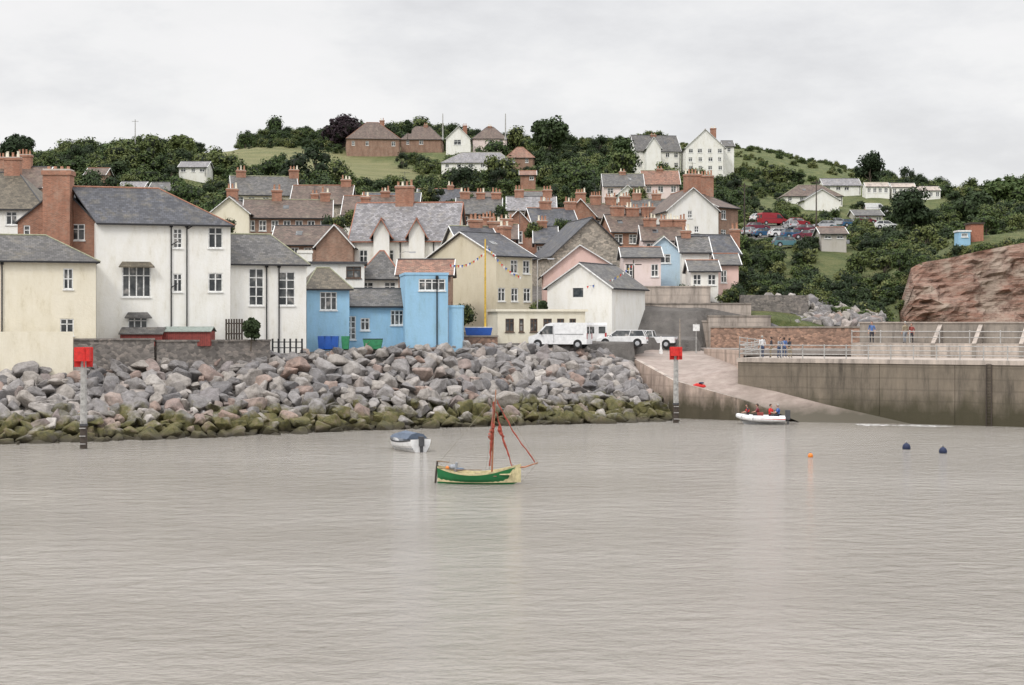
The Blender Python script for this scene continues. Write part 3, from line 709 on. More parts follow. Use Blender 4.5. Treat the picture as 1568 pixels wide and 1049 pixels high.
b.box((a.x,a.y,1),n,Vector((n.y,-n.x,0)).normalized()*-.5,(0,0,4.7),'pinkconc'); b.build('ramp_end_wall')
b=MB(); q=[(X(px,d),d,5.66) for px,d in((955,147),(1068,152),(1130,148),(1340,150),(1340,160),(760,160),(760,149))]; b.slab(q,.6,'quay'); b.build('quay_forecourt')
def wallbox(name,pa,da,pb,db,topy,zb,th,mat,cap=None):
    b=MB(); A=V3(X(pa,da),da,0);B=V3(X(pb,db),db,0);U=B-A;Vv=V3(-U.y,U.x,0).normalized(); zt=Z(topy,(da+db)/2)
    b.box(A+V3(0,0,zb),U,Vv*th,V3(0,0,zt-zb),mat)
    if cap: 
        n=U.normalized(); b.box(A-n*.05-Vv*.08+V3(0,0,zt+.001),U+n*.1,Vv*(th+.16),V3(0,0,.14),cap)
    return b.build(name)
wallbox('stone_sea_wall',1088,155,1340,151,502,3,.8,'redstone','concrete')
wallbox('concrete_retaining_wall',945,160,1088,160,440,4,4,'conclight','conclight')
wallbox('concrete_retaining_wall',985,158.5,1150,158.5,466,4,.9,'conclight','concrete')
wallbox('concrete_retaining_wall',930,157,1085,157,493,4,.7,'conclight','conclight')
wallbox('concrete_retaining_wall',1085,156.5,1180,157,485,4,.7,'conclight','concrete')
wallbox('grey_rubble_wall',1140,161,1238,163,452,4,1.2,'greystone',None)
wallbox('harbour_stone_wall',113,119.5,236,121.8,521,4,.5,'greystone','greystone')
wallbox('harbour_stone_wall',240,122,414,126,523,4,.5,'greystone','greystone')
wallbox('garden_wall',708,140,762,140,516,4,.4,'redstone','concrete')
wallbox('cream_yard_wall',-60,116.2,112,118.6,508,4,.3,'cream',None)
# ---------------------------------------------------------------- cliff
cm=bmesh.new(); nx,nz=130,34; vs=[]
CT=([1366,1380,1392,1410,1450,1500,1568,2700],[494,455,412,402,396,385,373,345])
for i in range(nx):
    px=1366+i*9.5
    tp=interp(*CT,px)
    for j in range(nz):
        t=j/(nz-1); d=178-3*min(1,(px-1366)/200)+ t*9; zb=3.; zt=Z(tp,186)
        z=zb+(zt-zb)*t; x=X(px+ (1-t)*-6,d)
        f=noise.fractal(Vector((x*.18,z*.12,3)),1.,2.,6)*3.4+noise.noise(Vector((x*.5,z*2.,1)))*.8
        vs.append(cm.verts.new((x,d+f*min(1,4*t*(1.05-t)+.25),z)))
    d=202; vs.append(cm.verts.new((X(px,d),d,Z(tp,186)-.3)))
NZ=nz+1
for i in range(nx-1):
    for j in range(NZ-1): cm.faces.new((vs[i*NZ+j],vs[(i+1)*NZ+j],vs[(i+1)*NZ+j+1],vs[i*NZ+j+1]))
me=bpy.data.meshes.new('red_cliff'); cm.to_mesh(me); cm.free(); me.materials.append(MATS['cliff']); link(bpy.data.objects.new('red_sandstone_cliff',me))
# ---------------------------------------------------------------- trees
def tree_mesh(name,seed,w,h,nl,per,leaf,lm,trunk=True,low=.25):
    r=random.Random(seed); b=MB(); lobes=[]
    for k in range(nl):
        a=r.uniform(0,6.28); q=math.sqrt(r.random()); z=r.random()
        rad=w*.5*math.sin(math.pi*(.18+.72*z))**.7
        c=Vector((math.cos(a)*q*rad*.85,math.sin(a)*q*rad*.85,h*(low+(1-low)*z*.9)))
        lobes.append((c,r.uniform(.13,.27)*w))
    if trunk:
        b.tube([(0,0,-.6),(0.05*w,0,h*.25),(0,0.03*w,h*.5)],[.045*w,.032*w,.02*w],'bark',7)
        for c,rd in lobes[:6]: b.tube([(0.02*w,0,h*.25),c*.6+Vector((0,0,h*.12)),c],[.018*w,.012*w,.004*w],'bark',5)
    for c,rd in lobes:
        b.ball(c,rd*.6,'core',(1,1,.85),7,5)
        for k in range(per):
            n=Vector((r.gauss(0,1),r.gauss(0,1),r.gauss(0,1)+.25)).normalized()
            p=c+Vector((n.x,n.y,n.z*.85))*rd*r.uniform(.6,1.25)
            m=(n+Vector((r.uniform(-.8,.8),r.uniform(-.8,.8),r.uniform(-.5,.9)))).normalized()
            a=m.orthogonal().normalized(); e=m.cross(a); an=r.uniform(0,6.28); a,e=a*math.cos(an)+e*math.sin(an),e*math.cos(an)-a*math.sin(an)
            s=leaf*r.uniform(.5,1.3)
            b.face([p-a*s,p-e*s*.55,p+a*s,p+e*s*.6+m*s*.25],lm)
    return b.mesh(name)
TM=[tree_mesh('tree_crown',i,6,5.6,13,75,.30,'leaf',True,.12) for i in range(6)]
TD=[tree_mesh('tree_crown_dark',20+i,6,6.,13,75,.30,'leafdark',True,.15) for i in range(2)]
BM_=[tree_mesh('bush',40+i,3.2,1.9,9,60,.18,'leafbush',False,.1) for i in range(4)]
BD=[tree_mesh('bush_dark',50+i,3.2,2.1,9,60,.18,'leafdark',False,.1) for i in range(2)]
ht=empty('hillside_trees'); rt=random.Random(11); cnt=0
def gat(px,py,a=170,b_=520):
    d=a
    while d<b_:
        if HY+(H-tz(px,d))*F/d<=py: return d
        d+=1
    return b_
CARS=[]
for px,py,pt,kd,yw in [(1183,346,'redpaint','van',20),(1160,354,'maroon','hatch',10),(1149,362,'silver','hatch',60),(1172,364,'bluepaint','hatch',15),(1238,358,'maroon','estate',5),(1234,367,'maroon','hatch',175),
   (1304,349,'bluepaint','estate',10),(1206,381,'tealpaint','estate',5),(1276,378,'silver','hatch',10),(1262,352,'silver','hatch',170),(1340,328,'paintwhite','van',10),(1357,352,'paintwhite','hatch',0),(1166,340,'paintwhite','hatch',20),(1210,352,'silver','hatch',100),
   (1196,364,'paintwhite','hatch',12),(1216,366,'bluepaint','estate',15),(1255,366,'paintwhite','hatch',8),(1286,360,'tealpaint','hatch',12),(1222,347,'redpaint','hatch',30),(1284,347,'silver','estate',5),(1325,345,'maroon','hatch',15)]:
    d=gat(px,py); CARS.append((px,d,pt,kd,yw)); FOOT.append((px-16,px+16,d-30,d+3))
def blocked(px,d):
    for a,b_,c,e in FOOT:
        if a<px<b_ and c-(8 if d>300 else 0)<d<e: return True
    return False
for k in range(10500):
    px=rt.uniform(-300,1900); d=math.sqrt(rt.uniform(150**2,600**2))
    if px>1130:
        dmin=196 if px<1400 else 205
    else: dmin=interp([-300,0,300,330,560,700,1130],[170,190,200,255,285,300,300],px)
    if d<dmin or blocked(px,d): continue
    z=tz(px,d); py=HY+(H-z)*F/d
    if infield(px,py-3) and d>330 or (infield(px,py-12) and d>330): continue
    if inpark(px,d): continue
    bare=(1010<px<1330 and d>440)
    if bare and rt.random()<.7: continue
    clump=noise.noise(Vector((X(px,d)*.02,d*.02,5)))
    if px>1130 and d<420 and noise.noise(Vector((X(px,d)*.06,d*.04,9)))>.22: continue
    mesh=rt.choice(TM) if rt.random()<.74+clump*.5 else rt.choice(TD)
    s=rt.uniform(.45,1.05)*(.8 if px<1130 else .62)*(1+clump*.8)
    if rt.random()<.04: s*=1.5
    if px>1130 and d<320: 
        mesh=rt.choice(BM_+TM[:1]+BD); s=rt.uniform(.5,1.1) if mesh not in TM else rt.uniform(.35,.6)
    elif rt.random()<.3: mesh=rt.choice(BM_); s=rt.uniform(.7,1.5)
    if bare: mesh=rt.choice(BM_); s=rt.uniform(.5,1.)
    o=bpy.data.objects.new('tree',mesh); o.location=(X(px,d),d,z-.3); o.rotation_euler=(0,0,rt.uniform(0,6.28)); o.scale=(s*rt.uniform(.85,1.3),s*rt.uniform(.85,1.3),s*rt.uniform(.75,1.25)); link(o,ht); cnt+=1
print('trees',cnt)
hb=empty('coastal_scrub')
for k in range(1700):
    px=rt.uniform(1135,1420); d=rt.uniform(168,236)
    if px>1378 and d<192: continue
    if px<1240 and d<176: continue
    if blocked(px,d): continue
    z=tz(px,d)
    if 1235<px<1385 and d<198 and rt.random()<.7: continue
    if noise.noise(Vector((X(px,d)*.12,d*.08,2)))>.18: continue
    mesh=rt.choice(BM_+BD)
    o=bpy.data.objects.new('bush',mesh); s=rt.uniform(.3,.95); o.location=(X(px,d),d,z-.2); o.rotation_euler=(0,0,rt.uniform(0,6.28)); o.scale=(s,s,s*rt.uniform(.7,1.2)); link(o,hb)
for k in range(420):
    px=rt.uniform(1388,1950); d=rt.uniform(187,206); tp=interp(*CT,px)
    if 1460<px<1510: d=rt.uniform(187,192)
    o=bpy.data.objects.new('bush',rt.choice(BM_+BD)); s=rt.uniform(.3,.75); o.location=(X(px,d),d,Z(tp,186)-.5); o.rotation_euler=(0,0,rt.uniform(0,6.28)); o.scale=(s,s,s); link(o,hb)
# shrubs tucked between the town houses
tb=empty('garden_shrubs')
for px,py,d in((700,318,262),(770,330,225),(818,352,200),(905,318,262),(866,345,205),(640,322,245),(608,332,215),(508,345,188),(545,335,212),(700,372,185),(1010,345,240),(1130,372,200),(1140,395,190),(1136,420,178),(820,470,150),(712,480,148),(1120,452,163),(1048,447,163),(975,300,285),(860,300,290),(735,312,285),(325,352,180),(345,345,186),(560,325,235),(660,300,258)):
    for q in range(3):
        o=bpy.data.objects.new('shrub',rt.choice(BM_+BD)); s=rt.uniform(.5,1.)*d/220; o.location=P(px+rt.uniform(-8,8),py,d)-V3(0,0,.9); o.rotation_euler=(0,0,rt.uniform(0,6.28)); o.scale=(s,s,s*1.2); link(o,tb)
def big(name,px,top,bot,d,wpx,lm,seed,mesh=None):
    h=(bot-top)/F*d; w=wpx/F*d
    m=tree_mesh(name,seed,w,h,22,140,.045*w+.09,lm,True,.25); o=bpy.data.objects.new(name,m); o.location=(X(px,d),d,Z(bot,d)); link(o)
big('oak_tree',841,184,226,470,62,'leafdark',61); big('copper_beech_tree',526,184,222,485,56,'leafpurple',62)
big('conifer_tree',624,184,210,470,14,'leafdark',63); big('oak_tree',1331,236,290,380,40,'leafdark',64)
big('holm_oak_tree',1396,294,352,270,56,'leafdark',65); big('oak_tree',951,216,268,400,50,'leaf',66); big('oak_tree',1492,300,345,260,60,'leafdark',67)
big('garden_shrub',384,488,526,125,26,'leafdark',68); big('pine_tree',28,212,240,330,50,'leafdark',69); big('garden_shrub',830,462,482,146,16,'leafdark',70)
big('oak_tree',278,208,242,430,40,'leaf',71); big('oak_tree',1540,278,330,300,70,'leaf',72)
# ---------------------------------------------------------------- vehicles
def car(name,loc,yaw,paint,kind='hatch',L=4.2,wd=1.75):
    root=empty(name); b=MB(); g=MB(); wh=MB(); hw=wd/2
    if kind=='van':
        L=5.2; wd=1.95; hw=wd/2
        prof=[(-L/2,.35),(L/2-.1,.35),(L/2,.6),(L/2-.05,1.0),(L/2-.75,1.22),(L/2-1.55,2.05),(L/2-2.0,2.2),(-L/2+.1,2.2),(-L/2,2.0)]
    elif kind=='pickup':
        L=5.; prof=[(-L/2,.45),(L/2-.1,.4),(L/2,.6),(L/2-.05,.9),(L/2-1.2,1.0),(L/2-1.2,1.0),(-L/2,1.0)]
    else: prof=[(-L/2,.3),(L/2-.1,.3),(L/2,.5),(L/2-.08,.74),(L/2-.35,.82),(L/2-1.15,.93),(-L/2+.35,.97),(-L/2+.05,.9),(-L/2-.02,.55)]
    rows=[(-hw,.97),(-hw*.96,1.),(hw*.96,1.),(hw,.97)]
    if kind=='van': rows=[(-hw,1.),(hw,1.)]
    def ring(y,s): 
        return [(x*s,y*(1-(.06*max(0,z-1.1)) if kind=='van' else 1),z if z<.4 else .35+(z-.35)*s) for x,z in prof]
    for (y0,s0),(y1,s1) in zip(rows,rows[1:]):
        a,c=ring(y0,s0),ring(y1,s1)
        for k in range(len(prof)): b.face([a[k],a[(k+1)%len(prof)],c[(k+1)%len(prof)],c[k]],paint)
    b.face(list(reversed(ring(*rows[0]))),paint); b.face(ring(*rows[-1]),paint)
    if kind=='van':
        for sd in(-1,1):
            y=sd*(hw*.99+.012)
            g.face([(L/2-.95,y,1.22),(L/2-1.6,y*.955,1.92),(L/2-2.2,y*.955,1.92),(L/2-2.2,y,1.22)],'glass')
            b.box((-L/2+.3,y-.01,1.2),(2.5,0,0),(0,.02,0),(0,0,.03),'darkgrey')
            b.box((L/2-2.3,y-.005,.5),(.02,0,0),(0,.012,0),(0,0,1.5),'darkgrey')
            g.box((-L/2-.02,sd*.5-.3,1.25),(.03,0,0),(0,.6,0),(0,0,.6),'glass'); b.box((-L/2-.03,sd*(hw-.14)-.08,.8),(.04,0,0),(0,.16,0),(0,0,.5),'lamp_red')
            b.box((L/2-.12,sd*.7-.18,.72),(.14,0,0),(0,.36,0),(0,0,.2),'silver'); b.box((L/2-1.25,sd*(hw+.12)-.08,1.2),(.12,0,0),(0,.2,0),(0,0,.25),'black')
        g.face([(L/2-.78,-hw*.86,1.27),(L/2-.78,hw*.86,1.27),(L/2-1.5,hw*.8,2.03),(L/2-1.5,-hw*.8,2.03)],'glass')
    else:
        if kind=='pickup': xa,xb,xc,xd,zb,zt=-.5,1.45,-.35,.75,.99,1.55; 
        elif kind=='estate': xa,xb,xc,xd,zb,zt=-L/2+.08,L/2-1.1,-L/2+.35,L/2-1.8,.92,1.45
        else: xa,xb,xc,xd,zb,zt=-L/2+.12,L/2-1.1,-L/2+.7,L/2-1.8,.92,1.42
        q=lambda x,y,z:Vector((x,y,z)); lo=hw*.93; up=hw*.74
        Bt=[q(xa,-lo,zb),q(xb,-lo,zb),q(xb,lo,zb),q(xa,lo,zb)]; Tp=[q(xc,-up,zt),q(xd,-up,zt),q(xd,up,zt),q(xc,up,zt)]
        for k in range(4): g.face([Bt[k],Bt[(k+1)%4],Tp[(k+1)%4],Tp[k]],'glass')
        b.slab([p+V3(0,0,.06) for p in Tp],.07,paint)
        for k in range(4): b.tube([Bt[k],Tp[k]],[.045,.04],paint,5)
        for f in(.45,): 
            for a,c in((Bt[0].lerp(Bt[1],f),Tp[0].lerp(Tp[1],f)),(Bt[3].lerp(Bt[2],f),Tp[3].lerp(Tp[2],f))): b.tube([a,c],[.04,.04],paint,4)
        for sd in(-1,1):
            b.box((L/2-.16,sd*hw*.72-.17,.6),(.15,0,0),(0,.34,0),(0,0,.14),'silver'); b.box((-L/2-.01,sd*hw*.75-.13,.65),(.06,0,0),(0,.26,0),(0,0,.2),'lamp_red')
            b.box((xb-.35,sd*(hw+.06)-.06,.95),(.1,0,0),(0,.14,0),(0,0,.12),paint)
        b.box((L/2-.04,-hw*.7,.36),(.06,0,0),(0,hw*1.4,0),(0,0,.14),'darkgrey'); b.box((-L/2-.04,-hw*.7,.36),(.06,0,0),(0,hw*1.4,0),(0,0,.14),'darkgrey')
        if kind=='pickup':
            b.box((-L/2+.05,-hw+.08,1.01),(L/2-.6,0,0),(0,2*hw-.16,0),(0,0,.05),'darkgrey')
    rw=.33
    for sx in(L/2-.85,-L/2+.8):
        for sd in(-1,1):
            wh.cyl((sx,sd*(hw-.2),rw),(sx,sd*(hw+.025),rw),rw,rw,'tyre',18); wh.cyl((sx,sd*(hw+.02),rw),(sx,sd*(hw+.04),rw),rw*.62,rw*.55,'silver',14)
            wh.cyl((sx,sd*(hw-.18),rw+.04),(sx,sd*(hw+.006),rw+.04),rw*1.18,rw*1.18,'black',18)
    bo=b.build('body',root); g.build('windows',root); wh.build('wheels',root)
    bv=bo.modifiers.new('b','BEVEL'); bv.width=.03; bv.segments=2; bv.limit_method='ANGLE'; bv.angle_limit=.6
    root.location=loc; root.rotation_euler=(0,0,yaw); return root
car('white_van',(X(858,140.),140.3,5.85),math.radians(163),'paintwhite','van')
car('parked_estate_car',(X(953,144),144.5,5.9),math.radians(170),'paintwhite','estate',4.5)
car('flatbed_truck',(X(995,149.5),150,5.75),math.radians(165),'paintwhite','pickup')
car('parked_van',(X(908,146),147,5.85),math.radians(95),'paintwhite','van')
for px,d,pt,kd,yw in CARS: car('parked_car' if kd!='van' else 'parked_van',(X(px,d),d,tz(px,d)+.05),math.radians(yw),pt,kd)
# ---------------------------------------------------------------- channel marker posts
def marker(name,px,d,topy,w,tp):
    root=empty(name); b=MB(); x=X(px,d); zt=Z(topy,d)
    b.cyl((x,d,-3),(x,d,1.5),.24,.23,'darkwood',12); b.cyl((x,d,1.5),(x,d,zt),.22,.18,'metal',12); b.cyl((x,d,1.45),(x,d,1.6),.26,.26,'darkgrey',12)
    b.build('pile',root); p=MB()
    for yaw in(.35,1.92):
        u=V3(math.cos(yaw),math.sin(yaw),0); n=V3(-u.y,u.x,0)
        p.box(V3(x,d,zt-.35*tp)-u*w/2-n*.03,u*w,n*.06,V3(0,0,tp*1.2),'red')
    p.box((x-w*.42,d-w*.42,zt+.0),(w*.84,0,0),(0,w*.84,0),(0,0,tp*.82),'red'); p.build('topmark',root)
    q=MB()
    for k in range(10): q.box((x-.2,d-.34,.3+k*.5),(.4,0,0),(0,.04,0),(0,0,.05),'metal')
    q.build('rungs',root)
marker('port_channel_marker',128,103.5,553,1.15,1.05); marker('port_channel_marker',1035,130.5,545,1.1,.85)
# ---------------------------------------------------------------- boats
def hull(b,L,B,D,sheer,stern,c1,c2,cin,nst=16,band=.07):
    rings=[]
    for i in range(nst+1):
        t=i/nst; x=-L/2+L*t
        f=(1-abs(2*t-.95)**2.4) if t>.475 else (stern+(1-stern)*(1-abs((.475-t)/.475)**2.2))
        f=max(f,.02); zs=D*.62+sheer*(2*t-.9)**2; hb=B/2*f; kz=-.18+.35*max(0,(t-.8)/.2)**2
        rake=.10*L*max(0,t-.85)/.15*.5
        rings.append([(x+rake,hb,zs),(x+rake*.85,hb*.99,zs-band),(x+rake*.5,hb*.9,zs*.45),(x,hb*.55,kz*.4),(x,0,kz)])
    for a,c in zip(rings,rings[1:]):
        for k in range(4):
            for sd in(1,-1):
                q=[a[k],c[k],c[k+1],a[k+1]]; q=[(p[0],p[1]*sd,p[2]) for p in q]
                b.face(q if sd<0 else list(reversed(q)),c2 if k==0 else c1)
        for sd in(1,-1):
            i0=Vector((a[0][0],a[0][1]*sd*.92,a[0][2]+.0)); i1=Vector((c[0][0],c[0][1]*sd*.92,c[0][2]))
            b.face([(a[0][0],a[0][1]*sd,a[0][2]),(c[0][0],c[0][1]*sd,c[0][2]),i1,i0],c2)
            b.face([i0,i1,(c[0][0],c[0][1]*sd*.75,.1),(a[0][0],a[0][1]*sd*.75,.1)],cin)
        b.face([(a[0][0],a[0][1]*.75,.1),(a[0][0],-a[0][1]*.75,.1),(c[0][0],-c[0][1]*.75,.1),(c[0][0],c[0][1]*.75,.1)],cin)
    r=rings[0]; b.face([(p[0],p[1],p[2]) for p in r]+[(p[0],-p[1],p[2]) for p in reversed(r[:-1])],c1)
    return rings
root=empty('green_sailing_dinghy'); b=MB(); hull(b,4.0,1.3,.90,.38,.30,'hullgreen','hullcream','hullcream',band=.085); b.build('hull',root,smooth=False)
b=MB()
for x in(-1.1,-.2,.8): b.box((x,-.5,.42),(.25,0,0),(0,1.0,0),(0,0,.04),'wood')
b.box((1.0,-.4,.5),(.75,0,0),(0,.8,0),(0,0,.05),'hullcream')
b.tube([(1.6,0,.8),(2.4,.02,.86),(3.05,.05,1.08)],[.05,.04,.025],'mastwood',8)
b.tube([(.72,0,0),(.8,0,2.2),(.96,0,4.7)],[.05,.045,.025],'mastwood',8)
def furl(p0,p1,r,n=14,seed=0,mat='sailred',sag=.1):
    rr2=random.Random(seed); pts=[];rs=[]
    for k in range(n+1):
        t=k/n; p=Vector(p0).lerp(Vector(p1),t)+Vector((rr2.uniform(-.03,.03)-sag*math.sin(math.pi*t),rr2.uniform(-.03,.03),0)); pts.append(p); rs.append(r*(.35+.65*math.sin(math.pi*(.1+.8*t)))*rr2.uniform(.5,1.3))
    b.tube(pts,rs,mat,7)
furl((.66,-.08,.9),(.88,-.05,4.1),.075,seed=1,sag=.02); furl((.98,0,4.2),(2.9,.03,1.1),.045,seed=2,sag=.12); furl((1.0,0,3.6),(1.75,0,.9),.05,seed=3,sag=.05)
furl((.70,-.1,2.2),(.88,-.1,3.0),.14,n=7,seed=5,sag=0.04); furl((1.35,0,2.35),(1.1,0,2.9),.08,n=5,seed=6)
for q in(((.96,0,4.55),(3.05,.05,1.08)),((.96,0,4.55),(.5,.6,.6)),((.96,0,4.55),(.5,-.6,.6)),((.95,0,4.4),(-2.0,0,.95)),((3.05,.05,1.08),(2.2,0,.1))): b.cyl(q[0],q[1],.010,.010,'rope',4)
b.tube([(-2.03,0,1.1),(-2.1,0,.5),(-2.15,0,-.2)],[.05,.06,.05],'darkwood',6); b.tube([(-2.05,0,1.1),(-1.4,0,1.05)],[.03,.025],'wood',6)
b.ball((-1.25,.1,.8),.2,'shirtgrey',(1.2,1,.7)); b.ball((-.85,-.1,.72),.14,'canvas',(1.6,1,.6)); b.ball((-1.5,-.1,.78),.1,'orange',(1,1,1)); b.tube([(-1.1,0,.6),(-1.05,0,1.05)],[.1,.06],'shirtgrey',7)
b.tube([(-1.9,-.3,.8),(-1.2,-.45,.72),(.3,-.45,.74)],[.02,.02,.025],'wood',6)
b.build('rig_and_gear',root); root.location=(X(731,81),81,.0); root.rotation_euler=(.03,0,math.radians(-9))
root=empty('small_motorboat'); b=MB(); hull(b,4.2,1.75,.9,.2,.8,'paintwhite','darkgrey','shirtgrey',band=.1); b.build('hull',root)
b=MB()
ys=(-.72,-.4,0,.4,.72); zs=(.72,1.05,1.15,1.05,.72)
for x0,x1,k0,k1 in((-1.6,.2,.9,1.0),(.2,1.2,1.0,.55)):
    for i in range(4): b.face([(x0,ys[i]*1,(zs[i]-.7)*k0+.7),(x1,ys[i]*(.9 if x1>1 else 1),(zs[i]-.7)*k1+.7),(x1,ys[i+1]*(.9 if x1>1 else 1),(zs[i+1]-.7)*k1+.7),(x0,ys[i+1],(zs[i+1]-.7)*k0+.7)],'canvas')
b.face([(-1.6,y,(z-.7)*.9+.7) for y,z in zip(ys,zs)],'canvas')
b.box((-2.35,-.14,.3),(.3,0,0),(0,.28,0),(0,0,.6),'darkgrey'); b.box((-2.3,-.08,-.3),(.15,0,0),(0,.16,0),(0,0,.6),'darkgrey')
b.build('cover_and_outboard',root); root.location=(X(622,102),102.5,.08); root.rotation_euler=(0,0,math.radians(118))
RB=Vector((X(1166,128.6),128.9,.02)); root=empty('rescue_dinghy'); b=MB()
for sd in(-1,1):
    pts=[(-1.9,sd*.72,.42),(-1,.0+sd*.75,.42),(.6,sd*.72,.45),(1.4,sd*.45,.55),(1.85,0,.66)]; b.tube(pts,[.2,.24,.24,.22,.18],'paintwhite',10)
    b.tube([(p[0],p[1]*1.28,p[2]) for p in pts[:3]],[.03,.03,.03],'red',5)
b.face([(-1.9,-.6,.25),(1.3,-.4,.25),(1.7,0,.3),(1.3,.4,.25),(-1.9,.6,.25)],'shirtgrey')
b.face([(-1.9,-.6,.3),(1.2,-.5,.3),(1.8,0,.5),(1.2,0,-.15),(-1.9,0,-.2)],'paintwhite'); b.face([(-1.9,.6,.3),(-1.9,0,-.2),(1.2,0,-.15),(1.8,0,.5),(1.2,.5,.3)],'paintwhite')
b.box((-.2,-.25,.26),(.5,0,0),(0,.5,0),(0,0,.65),'redshed'); b.box((-2.3,-.2,.35),(.4,0,0),(0,.4,0),(0,0,.75),'darkgrey'); b.box((-2.2,-.08,-.3),(.14,0,0),(0,.16,0),(0,0,.7),'darkgrey')
b.build('tubes_and_console',root); root.location=RB; root.rotation_euler=(0,0,math.radians(172))
def buoy(px,py,r,mat):
    d=H*F/(py-HY); root=empty('mooring_buoy'); b=MB(); b.ball((0,0,r*.45),r,mat,(1,1,1.1),16,10); b.cyl((0,0,r*1.4),(0,0,r*1.75),r*.25,r*.2,'darkgrey',8)
    for k in range(8):
        t=k/8*6.283; t2=(k+1)/8*6.283; b.cyl((math.cos(t)*r*.25,0,r*1.8+math.sin(t)*r*.25),(math.cos(t2)*r*.25,0,r*1.8+math.sin(t2)*r*.25),r*.06,r*.06,'metal',5)
    b.build('float',root,True); root.location=(X(px,d),d,0)
buoy(1241,700,.16,'orange'); buoy(1388,688,.26,'navy'); buoy(1444,694,.25,'navy')
b=MB()
for k in range(7):
    px=1312+k*21; d=127.8-k*.3; w0=.9+.5*math.sin(k*1.7); w1=.9+.5*math.sin((k+1)*1.7)
    b.face([(X(px,d),d-w0,.02),(X(px+21,d),d-.3-w1,.02),(X(px+21,d),d-.3+w1,.02),(X(px,d),d+w0,.02)],'foam')
b.build('wake_foam')
